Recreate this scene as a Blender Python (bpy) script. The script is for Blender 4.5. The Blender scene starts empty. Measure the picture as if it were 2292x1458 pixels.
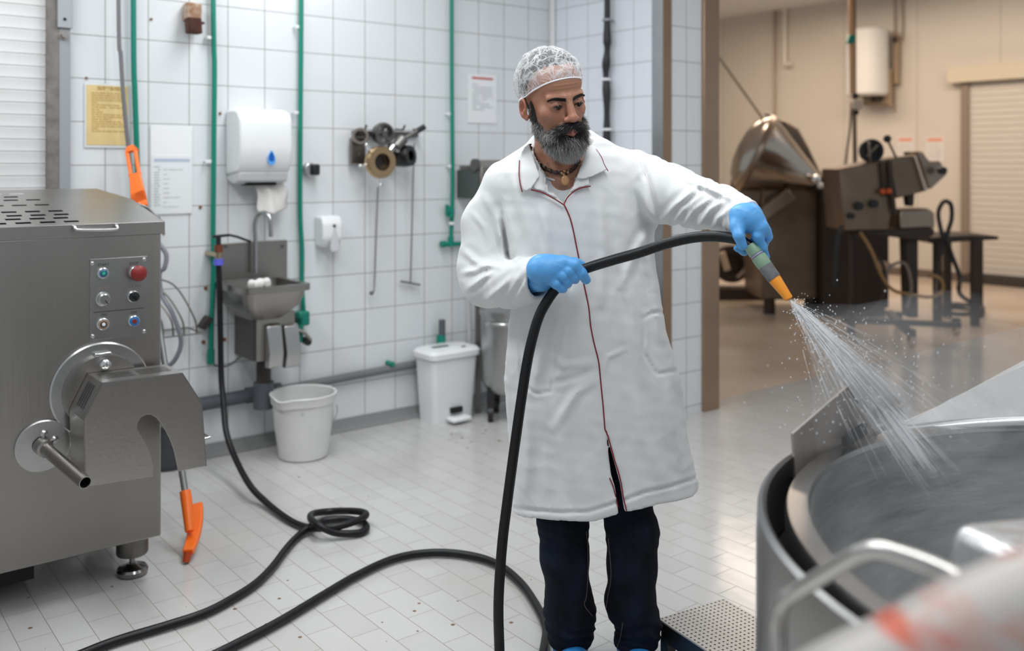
import bpy, bmesh, math, random
import numpy as np
from mathutils import Vector, Matrix
from mathutils.bvhtree import BVHTree
random.seed(7); np.random.seed(7)
S = bpy.context.scene
COL = S.collection
# ---------------------------------------------------------------- camera, world, lights, exposure
F, CX, HZ, CAMZ = 2100.0, 1146.0, 372.0, 1.43
cd = bpy.data.cameras.new('camera'); cam = bpy.data.objects.new('camera', cd); COL.objects.link(cam)
cam.location = (0, 0, CAMZ); cam.rotation_euler = (math.pi/2, 0, 0)
cd.sensor_width = 36; cd.lens = 36*F/2292
cd.shift_y = -(729-HZ)/2292
cd.clip_start = .05
cd.dof.use_dof = True; cd.dof.focus_distance = 2.5; cd.dof.aperture_fstop = 2.1
S.camera = cam
S.view_settings.view_transform = 'Standard'; S.view_settings.look = 'None'
S.view_settings.gamma = 1; S.view_settings.exposure = 0.22
S.view_settings.use_curve_mapping = False
w = bpy.data.worlds.new('world'); S.world = w; w.use_nodes = True
w.node_tree.nodes['Background'].inputs[0].default_value = (.86, .93, 1, 1)
w.node_tree.nodes['Background'].inputs[1].default_value = .38
def area(name, loc, size, power, color=(1,1,1), rot=(0,0,0)):
    l = bpy.data.lights.new(name, 'AREA'); l.shape = 'RECTANGLE'; l.size, l.size_y = size
    l.energy = power; l.color = color
    o = bpy.data.objects.new(name, l); COL.objects.link(o); o.location = loc; o.rotation_euler = rot
    return o
TH = math.radians(38.34)
area('ceiling_tube_light', (-1.9, 2.6, 3.12), (.5, 2.4), 40, (.95,.98,1), (0,0,TH))
area('ceiling_tube_light', (-.35, 3.7, 3.12), (.5, 2.4), 38, (.95,.98,1), (0,0,TH))
area('ceiling_tube_light', (.5, 1.2, 3.12), (.6, 2.4), 34, (.96,.98,1), (0,0,TH))
area('ceiling_tube_light', (2.3, 3.4, 3.12), (.5, 2.0), 17, (.97,.98,1), (0,0,TH))
area('warm_ceiling_light', (3.2, 8.2, 3.6), (.8, 3.2), 70, (1,.82,.66), (0,0,TH))
area('warm_ceiling_light', (5.2, 8.8, 3.6), (.8, 3.2), 70, (1,.82,.66), (0,0,TH))
area('warm_ceiling_light', (3.0, 11.6, 3.6), (.8, 3.0), 70, (1,.82,.66), (0,0,TH))
# ---------------------------------------------------------------- helpers
class Fr:
    def __init__(s, o=(0,0), a=0.0):
        s.o = np.array(o, float); s.a = a
        s.ux = np.array([math.cos(a), math.sin(a)]); s.uy = np.array([-math.sin(a), math.cos(a)])
    def at(s, px, py, yl=0.0):
        k = (px-CX)/F
        Y = (yl + s.o@s.uy)/(k*s.uy[0]+s.uy[1])
        return Vector((float((np.array([k*Y, Y])-s.o)@s.ux), yl, CAMZ-(py-HZ)/F*Y))
    def floor(s, px, py, z=0.0):
        Y = F*(CAMZ-z)/(py-HZ); d = np.array([(px-CX)/F*Y, Y])-s.o
        return Vector((float(d@s.ux), float(d@s.uy), z))
    def loc(s, v):
        d = np.array([v[0], v[1]])-s.o
        return Vector((float(d@s.ux), float(d@s.uy), v[2]))
    def world(s, v):
        q = s.o + v[0]*s.ux + v[1]*s.uy
        return Vector((q[0], q[1], v[2]))
W0 = Fr()
def P(px, py, Y): return Vector(((px-CX)/F*Y, Y, CAMZ-(py-HZ)/F*Y))
BASE = {}
def tag(o, label=None, cat=None, group=None, kind=None):
    if label: o['label'] = label
    if cat: o['category'] = cat
    if group: o['group'] = group
    if kind: o['kind'] = kind
    return o
def thing(name, label, cat, fr=W0, base=(0,0,0), group=None, kind=None):
    o = bpy.data.objects.new(name, None); COL.objects.link(o); o.empty_display_size = .05
    o.location = fr.world(base); o.rotation_euler = (0, 0, fr.a)
    BASE[o.name] = Vector(base)
    return tag(o, label, cat, group, kind)
class MB:
    def __init__(s): s.v = []; s.f = []; s.c = None
    def add(s, vs, fs):
        n = len(s.v); s.v += [tuple(p) for p in vs]; s.f += [tuple(i+n for i in f) for f in fs]; return s
    def box(s, x0, x1, y0, y1, z0, z1):
        return s.add([(x0,y0,z0),(x1,y0,z0),(x1,y1,z0),(x0,y1,z0),(x0,y0,z1),(x1,y0,z1),(x1,y1,z1),(x0,y1,z1)],
                     [(0,3,2,1),(4,5,6,7),(0,1,5,4),(1,2,6,5),(2,3,7,6),(3,0,4,7)])
    def obox(s, c, ax, ay, az):
        c = Vector(c); ax, ay, az = Vector(ax), Vector(ay), Vector(az); v = []
        for k in (-1,1):
            for (i,j) in ((-1,-1),(1,-1),(1,1),(-1,1)): v.append(c+ax*i+ay*j+az*k)
        return s.add(v, [(0,3,2,1),(4,5,6,7),(0,1,5,4),(1,2,6,5),(2,3,7,6),(3,0,4,7)])
    def bar(s, a, b, w, h=None, up=(0,0,1)):
        a, b = Vector(a), Vector(b); d = (b-a); L = d.length; d.normalize()
        sd = d.cross(Vector(up))
        if sd.length < 1e-4: sd = d.cross(Vector((1,0,0)))
        sd.normalize(); u2 = sd.cross(d)
        return s.obox((a+b)/2, d*L/2, sd*w/2, u2*(h or w)/2)
    def tube(s, pts, r, n=12, cap=True, closed=False):
        pts = [Vector(p) for p in pts]; m = len(pts)
        rs = r if isinstance(r, (list, tuple)) else [r]*m
        ts = []
        for i in range(m):
            a = pts[(i-1) % m] if (closed or i > 0) else pts[0]
            b = pts[(i+1) % m] if (closed or i < m-1) else pts[-1]
            ts.append((b-a).normalized())
        nrm = ts[0].orthogonal().normalized(); V = []; Fc = []
        for i in range(m):
            nrm = (nrm - ts[i]*nrm.dot(ts[i])).normalized(); bn = ts[i].cross(nrm)
            for j in range(n):
                a = 2*math.pi*j/n
                V.append(pts[i] + (nrm*math.cos(a)+bn*math.sin(a))*rs[i])
        for i in range(m if closed else m-1):
            for j in range(n):
                i2 = (i+1) % m
                Fc.append((i*n+j, i*n+(j+1)%n, i2*n+(j+1)%n, i2*n+j))
        if cap and not closed:
            Fc.append(tuple(range(n-1,-1,-1))); Fc.append(tuple((m-1)*n+j for j in range(n)))
        return s.add(V, Fc)
    def cyl(s, a, b, r, r2=None, n=24): return s.tube([a, b], [r, r if r2 is None else r2], n)
    def lathe(s, prof, o=(0,0,0), ax=(0,0,1), n=40, cap0=False, cap1=False):
        ax = Vector(ax).normalized(); e1 = ax.orthogonal().normalized(); e2 = ax.cross(e1); o = Vector(o)
        V = []; Fc = []
        for (r, h) in prof:
            for j in range(n):
                a = 2*math.pi*j/n; V.append(o+ax*h+(e1*math.cos(a)+e2*math.sin(a))*max(r, 1e-5))
        for i in range(len(prof)-1):
            for j in range(n): Fc.append((i*n+j, i*n+(j+1)%n, (i+1)*n+(j+1)%n, (i+1)*n+j))
        if cap0: Fc.append(tuple(range(n-1,-1,-1)))
        if cap1: Fc.append(tuple((len(prof)-1)*n+j for j in range(n)))
        return s.add(V, Fc)
    def ball(s, c, r, n=20, m=12, sc=(1,1,1)):
        V = []; Fc = []; c = Vector(c)
        for i in range(m+1):
            t = math.pi*i/m
            for j in range(n):
                a = 2*math.pi*j/n
                V.append(c+Vector((math.sin(t)*math.cos(a)*sc[0], math.sin(t)*math.sin(a)*sc[1], math.cos(t)*sc[2]))*r)
        for i in range(m):
            for j in range(n): Fc.append((i*n+j, (i+1)*n+j, (i+1)*n+(j+1)%n, i*n+(j+1)%n))
        return s.add(V, Fc)
    def prism(s, poly, off):            # planar polygon of 3D points extruded by vector off
        off = Vector(off); n = len(poly)
        V = [Vector(p) for p in poly]+[Vector(p)+off for p in poly]
        return s.add(V, [tuple(range(n)), tuple(range(2*n-1, n-1, -1))]+[(i, i+n, (i+1)%n+n, (i+1)%n) for i in range(n)])
    def build(s, name, m, parent=None, bevel=0, smooth=35, label=None, seg=2, bangle=35, origin=None, fr=None, sub=0):
        off = BASE[parent.name] if parent is not None else (Vector(origin) if origin is not None else Vector())
        me = bpy.data.meshes.new(name)
        me.from_pydata([(x-off.x, y-off.y, z-off.z) for x, y, z in s.v], [], s.f)
        bm = bmesh.new(); bm.from_mesh(me)
        bmesh.ops.remove_doubles(bm, verts=bm.verts, dist=1e-6) if len(bm.verts) < 60000 else None
        bmesh.ops.recalc_face_normals(bm, faces=bm.faces); bm.to_mesh(me); bm.free()
        me.materials.append(m)
        if smooth:
            me.shade_smooth(); me.set_sharp_from_angle(angle=math.radians(smooth))
        o = bpy.data.objects.new(name, me); COL.objects.link(o)
        if parent is not None: o.parent = parent
        elif origin is not None:
            f = fr or W0; o.location = f.world(off); o.rotation_euler = (0,0,f.a)
        BASE[o.name] = off
        if bevel:
            b = o.modifiers.new('bevel', 'BEVEL'); b.width = bevel; b.segments = seg; b.limit_method = 'ANGLE'; b.angle_limit = math.radians(bangle)
            b.harden_normals = False
        if sub:
            b = o.modifiers.new('sub', 'SUBSURF'); b.levels = sub; b.render_levels = sub
        if label: o['label'] = label
        return o
def solo(mb, name, m, label, cat, fr=W0, base=(0,0,0), group=None, kind=None, **k):
    o = mb.build(name, m, None, origin=base, fr=fr, **k)
    return tag(o, label, cat, group, kind)
def spline(pts, n=10, closed=False):
    pts = [Vector(p) for p in pts]; out = []; m = len(pts)
    rng = range(m) if closed else range(m-1)
    for i in rng:
        if closed: p0, p1, p2, p3 = pts[(i-1)%m], pts[i], pts[(i+1)%m], pts[(i+2)%m]
        else: p0, p1, p2, p3 = pts[max(i-1,0)], pts[i], pts[i+1], pts[min(i+2,m-1)]
        for j in range(n):
            t = j/n
            out.append(0.5*((2*p1)+(p2-p0)*t+(2*p0-5*p1+4*p2-p3)*t*t+(3*p1-p0-3*p2+p3)*t**3))
    if not closed: out.append(pts[-1])
    return out
# ---------------------------------------------------------------- materials
MATS = {}
def mat(name, col, rough=.5, metal=0.0, bump=0, bscale=60, var=0, vscale=8, var_col=None, stretch=None, trans=0, alpha=1, sss=0, spec=.5, coat=0, attr=None, sheen=0, rvar=0):
    if name in MATS: return MATS[name]
    m = bpy.data.materials.new(name); m.use_nodes = True; nt = m.node_tree; b = nt.nodes['Principled BSDF']
    b.inputs['Base Color'].default_value = (*col, 1); b.inputs['Roughness'].default_value = rough
    b.inputs['Metallic'].default_value = metal; b.inputs['Specular IOR Level'].default_value = spec
    b.inputs['Transmission Weight'].default_value = trans; b.inputs['Alpha'].default_value = alpha
    b.inputs['Coat Weight'].default_value = coat; b.inputs['Sheen Weight'].default_value = sheen
    if sss:
        b.inputs['Subsurface Weight'].default_value = sss; b.inputs['Subsurface Radius'].default_value = (.9,.35,.2); b.inputs['Subsurface Scale'].default_value = .006
    L = nt.links.new
    if bump or var or rvar:
        tc = nt.nodes.new('ShaderNodeTexCoord'); mp = nt.nodes.new('ShaderNodeMapping')
        L(tc.outputs['Object'], mp.inputs[0])
        if stretch: mp.inputs['Scale'].default_value = stretch
    if var or rvar:
        n = nt.nodes.new('ShaderNodeTexNoise'); n.inputs['Scale'].default_value = vscale; n.inputs['Detail'].default_value = 5
        L(mp.outputs[0], n.inputs[0])
        r = nt.nodes.new('ShaderNodeValToRGB'); r.color_ramp.elements[0].position = .35; r.color_ramp.elements[1].position = .68
        c2 = var_col or tuple(c*(1-var) for c in col)
        r.color_ramp.elements[0].color = (*c2, 1); r.color_ramp.elements[1].color = (*col, 1)
        L(n.outputs[0], r.inputs[0])
        if var: L(r.outputs[0], b.inputs['Base Color'])
        if rvar:
            mr = nt.nodes.new('ShaderNodeMapRange'); mr.inputs[3].default_value = rough-rvar; mr.inputs[4].default_value = rough+rvar
            L(n.outputs[0], mr.inputs[0]); L(mr.outputs[0], b.inputs['Roughness'])
    if bump:
        n2 = nt.nodes.new('ShaderNodeTexNoise'); n2.inputs['Scale'].default_value = bscale; n2.inputs['Detail'].default_value = 4
        L(mp.outputs[0], n2.inputs[0])
        bp = nt.nodes.new('ShaderNodeBump'); bp.inputs['Strength'].default_value = bump; bp.inputs['Distance'].default_value = .01
        L(n2.outputs[0], bp.inputs['Height']); L(bp.outputs[0], b.inputs['Normal'])
    if attr:
        a = nt.nodes.new('ShaderNodeAttribute'); a.attribute_name = attr; L(a.outputs['Color'], b.inputs['Base Color'])
    MATS[name] = m; return m
def tile_mat(name, bw, bh, mortar, c1, c2, cm, plane, offs=(0,0), offset=0.0, rough=.16, spots=0, dirt=0, bumpS=.4):
    m = bpy.data.materials.new(name); m.use_nodes = True; nt = m.node_tree; b = nt.nodes['Principled BSDF']; L = nt.links.new
    tc = nt.nodes.new('ShaderNodeTexCoord'); sp = nt.nodes.new('ShaderNodeSeparateXYZ'); cb = nt.nodes.new('ShaderNodeCombineXYZ')
    L(tc.outputs['Object'], sp.inputs[0])
    ax = nt.nodes.new('ShaderNodeMath'); ax.operation = 'ADD'; ax.inputs[1].default_value = offs[0]+100*bw; L(sp.outputs[0], ax.inputs[0])
    ay = nt.nodes.new('ShaderNodeMath'); ay.operation = 'ADD'; ay.inputs[1].default_value = offs[1]+100*bh; L(sp.outputs[2 if plane == 'xz' else 1], ay.inputs[0])
    L(ax.outputs[0], cb.inputs[0]); L(ay.outputs[0], cb.inputs[1])
    br = nt.nodes.new('ShaderNodeTexBrick'); br.offset = offset; br.offset_frequency = 2; br.squash = 1
    br.inputs['Scale'].default_value = 1; br.inputs['Brick Width'].default_value = bw; br.inputs['Row Height'].default_value = bh
    br.inputs['Mortar Size'].default_value = mortar; br.inputs['Mortar Smooth'].default_value = .25; br.inputs['Bias'].default_value = 0
    br.inputs['Color1'].default_value = (*c1,1); br.inputs['Color2'].default_value = (*c2,1); br.inputs['Mortar'].default_value = (*cm,1)
    L(cb.outputs[0], br.inputs[0])
    out = br.outputs[0]
    def mix(fac, a, bcol, mode='MIX'):
        mx = nt.nodes.new('ShaderNodeMix'); mx.data_type = 'RGBA'; mx.blend_type = mode
        L(fac, mx.inputs[0]); L(a, mx.inputs[6]); mx.inputs[7].default_value = (*bcol,1); return mx.outputs[2]
    if dirt:
        n = nt.nodes.new('ShaderNodeTexNoise'); n.inputs['Scale'].default_value = 1.7; n.inputs['Detail'].default_value = 6; L(tc.outputs['Object'], n.inputs[0])
        r = nt.nodes.new('ShaderNodeMapRange'); r.inputs[1].default_value = .45; r.inputs[2].default_value = .8; r.inputs[4].default_value = dirt
        L(n.outputs[0], r.inputs[0]); out = mix(r.outputs[0], out, (.42,.38,.33))
    if spots:
        vo = nt.nodes.new('ShaderNodeTexVoronoi'); vo.inputs['Scale'].default_value = spots; L(tc.outputs['Object'], vo.inputs[0])
        n3 = nt.nodes.new('ShaderNodeTexNoise'); n3.inputs['Scale'].default_value = 1.1; L(tc.outputs['Object'], n3.inputs[0])
        th = nt.nodes.new('ShaderNodeMapRange'); th.inputs[1].default_value = .46; th.inputs[2].default_value = .72; th.inputs[3].default_value = 0; th.inputs[4].default_value = .16; L(n3.outputs[0], th.inputs[0])
        ls = nt.nodes.new('ShaderNodeMath'); ls.operation = 'LESS_THAN'; L(vo.outputs['Distance'], ls.inputs[0]); L(th.outputs[0], ls.inputs[1])
        out = mix(ls.outputs[0], out, (.20,.12,.07))
    L(out, b.inputs['Base Color'])
    mr = nt.nodes.new('ShaderNodeMapRange'); mr.inputs[3].default_value = rough; mr.inputs[4].default_value = .7; L(br.outputs['Fac'], mr.inputs[0])
    L(mr.outputs[0], b.inputs['Roughness'])
    bp = nt.nodes.new('ShaderNodeBump'); bp.invert = True; bp.inputs['Strength'].default_value = bumpS; bp.inputs['Distance'].default_value = .002
    L(br.outputs['Fac'], bp.inputs['Height'])
    nb = nt.nodes.new('ShaderNodeTexNoise'); nb.inputs['Scale'].default_value = 7; L(tc.outputs['Object'], nb.inputs[0])
    b2 = nt.nodes.new('ShaderNodeBump'); b2.inputs['Strength'].default_value = .12; b2.inputs['Distance'].default_value = .01
    L(nb.outputs[0], b2.inputs['Height']); L(bp.outputs[0], b2.inputs['Normal']); L(b2.outputs[0], b.inputs['Normal'])
    return m
M_wall = tile_mat('white_wall_tile', .194, .198, .0022, (.75,.77,.785), (.72,.74,.755), (.26,.25,.24), 'xz', (.0,-.048), rough=.14)
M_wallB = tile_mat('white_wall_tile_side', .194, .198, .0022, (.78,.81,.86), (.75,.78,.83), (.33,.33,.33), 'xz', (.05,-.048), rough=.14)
M_floor = tile_mat('floor_tile', .2, .1, .0011, (.55,.545,.53), (.515,.505,.49), (.20,.17,.145), 'xy', (.03,.02), offset=.5, rough=.17, spots=14, dirt=.35, bumpS=.3)
steel = mat('brushed_steel', (.37,.35,.33), .34, 1, bump=.05, bscale=90, stretch=(1,1,.06), var=.18, vscale=2.2, rvar=.05)
steel_v = mat('brushed_steel_light', (.55,.55,.54), .28, 1, bump=.03, bscale=80, var=.12, vscale=3)
steel_d = mat('dark_steel', (.2,.19,.18), .4, 1, bump=.05, bscale=60, var=.2, vscale=5)
chrome = mat('chrome', (.8,.8,.8), .12, 1)
black = mat('black_plastic', (.012,.012,.013), .45)
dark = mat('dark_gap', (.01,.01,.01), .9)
white_p = mat('white_plastic', (.82,.83,.84), .3)
bluegrey = mat('blue_grey_paint', (.30,.32,.34), .5, bump=.02)
green = mat('green_pipe', (.0,.21,.145), .38)
orange = mat('orange_plastic', (.95,.17,.01), .35)
paper = mat('paper', (.82,.83,.84), .7)
grey_pipe = mat('grey_pipe', (.09,.1,.115), .5)
# ---------------------------------------------------------------- the rooms
def st(mb, name, m, fr=W0, base=(0,0,0), **k):
    o = mb.build(name, m, None, origin=base, fr=fr, **k); o['kind'] = 'structure'; return o
FA = Fr((.255, 6.01), TH)                        # tiled wall running away to the right
FB = Fr((.255, 6.01), TH-math.pi/2)              # tiled wall coming back towards the camera
FC = Fr((.849, 5.26), TH)                        # short wall beside the opening
FD = Fr((5.887, 11.3), TH-math.pi/2)             # panel wall of the far room
FM = Fr((-1.215, 3.25), TH)                      # front face of the big machine
st(MB().box(-4.6, .2, 0, .12, 0, 3.25), 'wall_left', M_wall, FA)
st(MB().box(0, .955, 0, .12, 0, 3.25), 'wall_back', M_wallB, FB)
st(MB().box(0, .33, .001, .12, 0, 3.25), 'wall_right', M_wall, FC)
st(MB().box(.33, 5.2, .0, .12, 3.05, 3.25), 'wall_lintel', M_wallB, FC)
# near floor in the frame of the short wall, rows along the other wall direction
nf = MB(); q = [FC.world((.456+.0, .12, 0)), FC.world((5.6, .12, 0)), FC.world((5.6,-7,0)), FC.world((-7,-7,0)), FC.world((-7,1.5,0)), FC.world((0,1.5,0)), FC.world((0,.12,0))]
FF = Fr((0,0), TH-math.pi/2)
q = [FF.loc(v) for v in q]
nf.add([(v.x,v.y,0) for v in q]+[(v.x,v.y,-.05) for v in q], [tuple(range(7)), tuple(range(13,6,-1))]+[(i,(i+1)%7,(i+1)%7+7,i+7) for i in range(7)])
st(nf, 'floor', M_floor, FF)
far_floor = mat('far_floor_resin', (.60,.50,.41), .28, var=.22, vscale=1.3, var_col=(.46,.36,.27), bump=.08, bscale=5)
st(MB().box(.1, 9.5, .1202, 9.5, -.05, -.001), 'floor_far_room', far_floor, FC)
ceil = mat('ceiling_white', (.8,.8,.8), .8)
st(MB().box(-5, 5.5, -4.2, 1.6, 3.25, 3.3), 'ceiling', ceil, FC)
st(MB().box(-.5, 9.5, .13, 9.6, 3.72, 3.77), 'ceiling_far_room', ceil, FC)
panel = bpy.data.materials.new('cream_panel'); panel.use_nodes = True
nt = panel.node_tree; b = nt.nodes['Principled BSDF']; L = nt.links.new
tc = nt.nodes.new('ShaderNodeTexCoord'); wv = nt.nodes.new('ShaderNodeTexBrick'); sp = nt.nodes.new('ShaderNodeSeparateXYZ'); cb = nt.nodes.new('ShaderNodeCombineXYZ')
L(tc.outputs['Object'], sp.inputs[0]); L(sp.outputs[0], cb.inputs[0]); L(sp.outputs[2], cb.inputs[1]); L(cb.outputs[0], wv.inputs[0])
wv.offset = 0; wv.inputs['Scale'].default_value = 1; wv.inputs['Brick Width'].default_value = 1.05; wv.inputs['Row Height'].default_value = 9
wv.inputs['Mortar Size'].default_value = .006; wv.inputs['Color1'].default_value = (.66,.60,.52,1); wv.inputs['Color2'].default_value = (.64,.58,.50,1); wv.inputs['Mortar'].default_value = (.45,.40,.34,1)
L(wv.outputs[0], b.inputs['Base Color']); b.inputs['Roughness'].default_value = .35
st(MB().box(-6, 3, 0, .1, 0, 3.75), 'wall_far', panel, FD)
st(MB().box(.13, 9.5, 9.0, 9.1, 0, 3.75), 'wall_far_left', panel, FC)
# steel corner guards
guard = mat('corner_guard_warm_reflection', (.40,.275,.185), .32, .8, var=.15, vscale=3)  # brown is the far room's warm reflection put into the colour
guard_b = mat('corner_guard_steel_cool', (.45,.46,.47), .3, 1, var=.15, vscale=3)
st(MB().box(.875,.962,-.006,.0,0,3.25), 'trim_1', guard_b, FB)
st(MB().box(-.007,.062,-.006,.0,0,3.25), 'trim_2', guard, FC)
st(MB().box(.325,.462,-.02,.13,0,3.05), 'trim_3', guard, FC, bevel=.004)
o = MB().box(-.028,.0,-.045,-.0005,0,3.25)
st(o, 'trim_4', mat('white_corner_profile', (.74,.75,.76), .35), FA, bevel=.012)
# coved skirting at the foot of the tiled wall
sk = MB(); prof = [(0,.062),(-.010,.062),(-.014,.04),(-.022,.018),(-.045,.002),(0,.002)]
sk.prism([(-4.6,y,z) for y,z in prof], (4.55,0,0)); st(sk, 'baseboard_left', mat('skirting_grey', (.26,.26,.26), .3), FA)
sk = MB(); sk.prism([(-.0,y,z) for y,z in prof], (.87,0,0)); st(sk, 'baseboard_back', MATS['skirting_grey'], FB)
# roller shutter door on the left with its painted frame
def shutter(fr, x0, x1, z0, z1, pitch, y, name, m, dz=.006):
    mb = MB(); n = int((z1-z0)/pitch); prof = []
    for i in range(n):
        z = z0+i*pitch
        prof += [(y, z), (y-dz*.8, z+pitch*.05), (y-dz*.55, z+pitch*.45), (y-dz, z+pitch*.9), (y, z+pitch*.95)]
    V = [(x0, a, b) for a, b in prof]+[(x1, a, b) for a, b in prof]; k = len(prof)
    mb.add(V, [(i, i+1, i+1+k, i+k) for i in range(k-1)])
    return st(mb, name, m, fr, smooth=25)
xr = FA.at(121, 100, -.03).x
shutter(FA, xr-1.6, xr, .05, 3.1, .0535, -.012, 'door_1', mat('white_shutter', (.74,.74,.73), .4, var=.1, vscale=3))
x0 = FA.at(121, 200, -.04).x; x1 = FA.at(157, 200, -.04).x
st(MB().box(x0-.03, x0+.02, -.05, -.002, 0, 3.2), 'trim_5', mat('dirty_guide_rail', (.23,.21,.19), .6, var=.4, vscale=20), FA)
zt = FA.at(140, 63, -.045).z
t5 = MB().box(x0+.015, x1, -.05, -.002, 0, 3.2); st(t5, 'trim_6', bluegrey, FA, bevel=.003)
t5 = MB().box(x0+.01, FA.at(163,30,-.06).x, -.062, -.052, zt, 3.2); st(t5, 'trim_7', mat('blue_grey_paint_light', (.36,.38,.40), .45), FA, bevel=.002)
p = FA.at(145, 43, -.062); st(MB().cyl((p.x,-.064,p.z),(p.x,-.061,p.z),.007), 'trim_8', dark, FA)
p = FA.at(143, 79, -.052); st(MB().cyl((p.x,-.068,p.z),(p.x,-.05,p.z),.014,n=6).cyl((p.x,-.054,p.z),(p.x,-.05,p.z),.022), 'trim_9', steel, FA)
# roller door of the far room
c0 = FD.at(2168, 185, -.05); c1 = FD.at(2400, 185, -.05); zb = FD.at(2240, 632, -.05).z
zt = c0.z
shutter(FD, c0.x, c1.x+1, max(zb,.12), zt, .075, -.02, 'door_2', mat('cream_shutter', (.66,.61,.54), .45), .012)
lp = FD.at(2125, 160, -.06)
st(MB().box(lp.x, c1.x+1, -.14, -.001, zt+.0, FD.at(2135,150,-.14).z), 'trim_10', mat('cream_lintel', (.66,.58,.44), .5), FD, bevel=.01)
st(MB().box(c0.x-.09, c0.x, -.07, -.001, 0, zt), 'trim_11', mat('brown_grey_rail', (.27,.21,.16), .5), FD, bevel=.005)
st(MB().box(c0.x-.05, c1.x+1, -.12, -.001, 0, .1), 'baseboard_far', mat('dark_threshold', (.05,.04,.035), .7), FD)
st(MB().box(-6, c0.x-.09, -.02, -.001, 0, .1), 'baseboard_far_left', mat('brown_skirting', (.16,.12,.09), .6), FD)
# ---------------------------------------------------------------- things on the tiled wall
def pipe_pts(fr, pts, off): return [fr.at(a, b, off) for a, b in pts]
def green_pipe(label, pts, r=.0125, off=-.035, clips=(), extra=None):
    L0 = pipe_pts(FA, pts, off); base = L0[-1].copy()
    t = thing('water_pipe', label, 'pipe', FA, base, 'green water pipes on the tiled wall')
    L0[0] = L0[0]+Vector((0,0,.9))
    MB().tube(spline(L0, 6), r, 12).build('pipe_run', green, t)
    for (a, b) in clips:
        c = FA.at(a, b, off); MB().tube([(c.x-.02,-.001,c.z),(c.x-.02,off,c.z)], .004, 8).tube([(c.x-r-.004,off,c.z-.008),(c.x-r-.004,off,c.z+.008)], .006, 8).box(c.x-.024,c.x+r,off-.002,off+.003,c.z-.007,c.z+.007).build('pipe_clip', white_p, t)
    return t
green_pipe('green pipe running down behind the orange handle', [(298,-10),(299,90),(302,210),(306,330),(310,470),(312,600)])
g2 = green_pipe('green pipe down the wall left of the steel sink, ending above the drain pipe', [(472,-10),(478,60),(480,150),(479,280),(478,400),(477,520),(478,580),(476,660),(473,740),(472,812)], clips=[(473,84),(471,361)])
green_pipe('green pipe going down between the towel dispenser and soap dispenser', [(677,-10),(674,60),(673,200),(672,340),(672,480),(676,560),(676,640),(680,705)], clips=[(671,60),(668,252)])
g4 = green_pipe('green pipe with a valve and side arm left of the man', [(1010,-10),(1011,120),(1012,260),(1013,400),(1012,470),(1009,542)], clips=[(1010,255),(1012,372)])
c = FA.at(1009, 475, -.04)
MB().cyl(c+Vector((0,0,-.03)), c+Vector((0,0,.035)), .022).cyl(c+Vector((-.03,-.005,.01)), c+Vector((0,-.005,.01)), .018).ball(c, .024).cyl(c+Vector((-.028,0,-.02)),c+Vector((-.028,0,.045)),.01).build('valve', green, g4)
c = FA.at(1011, 500, -.04); MB().cyl(c+Vector((0,0,-.008)), c+Vector((0,0,.008)), .017).build('coupling', white_p, g4)
a = FA.at(990, 547, -.035); b_ = FA.at(1075, 545, -.035)
MB().tube([a, b_], .014).cyl(a+Vector((-.008,0,0)), a+Vector((.02,0,0)), .019).cyl(FA.at(1009,530,-.035), FA.at(1009,552,-.035), .018).build('side_arm', green, g4)
c = FA.at(472, 806, -.035); MB().cyl(c+Vector((0,0,-.02)), c+Vector((0,0,.05)), .018).build('end_fitting', green, g2)
c = FA.at(478, 578, -.035); MB().cyl(c+Vector((0,0,-.03)), c+Vector((0,0,.03)), .017).build('end_fitting', green, g2)
# grey cable hanging in front of the yellow sheet
cp = [FA.at(x, y, -.09) for x, y in ((262,-10),(266,60),(270,120),(275,200),(282,280),(289,345),(296,420),(300,520))]
cp[0].z += .8
solo(MB().tube(spline(cp, 6), .0095, 10), 'electric_cable', mat('cable_grey', (.17,.17,.18), .5), 'grey cable hanging down in front of the yellow notice', 'cable', FA, cp[-1])
# old bracket with rust
t = thing('wall_bracket', 'rusty brown stub sticking out of the tiles between two green pipes', 'bracket', FA, FA.at(432,80,-.02))
a = FA.at(430, 26, -.03); b_ = FA.at(432, 62, -.07)
MB().obox(FA.at(430,28,-.04), (.036,0,0), (0,.035,0), (0,-.004,.042)).build('mount', mat('dirty_plaster', (.52,.42,.33), .8, var=.5, vscale=30, var_col=(.28,.13,.06)), t, bevel=.006)
MB().obox(FA.at(433,58,-.075), (.033,0,0), (0,.03,0), (-.006,-.01,.036)).box(a.x-.04,a.x+.04,-.1,-.04,b_.z+.018,b_.z+.03).build('rusty_stub', mat('rust', (.10,.035,.022), .8, bump=.5, bscale=60, var=.4, vscale=30), t, bevel=.01)
# notices
def txt_lines(fr, x0, x1, z0, z1, y, n, m, t, name='print', seed=0, jitter=.25, hh=.5):
    r = random.Random(seed); mb = MB(); dz = (z1-z0)/n
    for i in range(n):
        z = z1-(i+.5)*dz; x = x0
        while x < x1-.006:
            wd = r.uniform(.008, .03); e = min(x+wd, x1)
            if r.random() > .06: mb.box(x, e, y-.0004, y, z-dz*hh/2, z+dz*hh/2)
            x = e+.004
            if r.random() < jitter*.15: break
    return mb.build(name, m, t, smooth=0)
def sheet(fr, px0, px1, py0, py1, y, label, mpaper, name='notice', margin=None, cat='notice', grp=None):
    a = fr.at(px0, (py0+py1)/2, y); b_ = fr.at(px1, (py0+py1)/2, y); cy = (px0+px1)/2
    zt, zb = fr.at(cy, py0, y).z, fr.at(cy, py1, y).z
    t = thing(name, label, cat, fr, ((a.x+b_.x)/2, y, zb), grp)
    MB().box(a.x, b_.x, y, y+.003, zb, zt).build('sheet', mpaper, t)
    return t, a.x, b_.x, zb, zt
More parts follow.
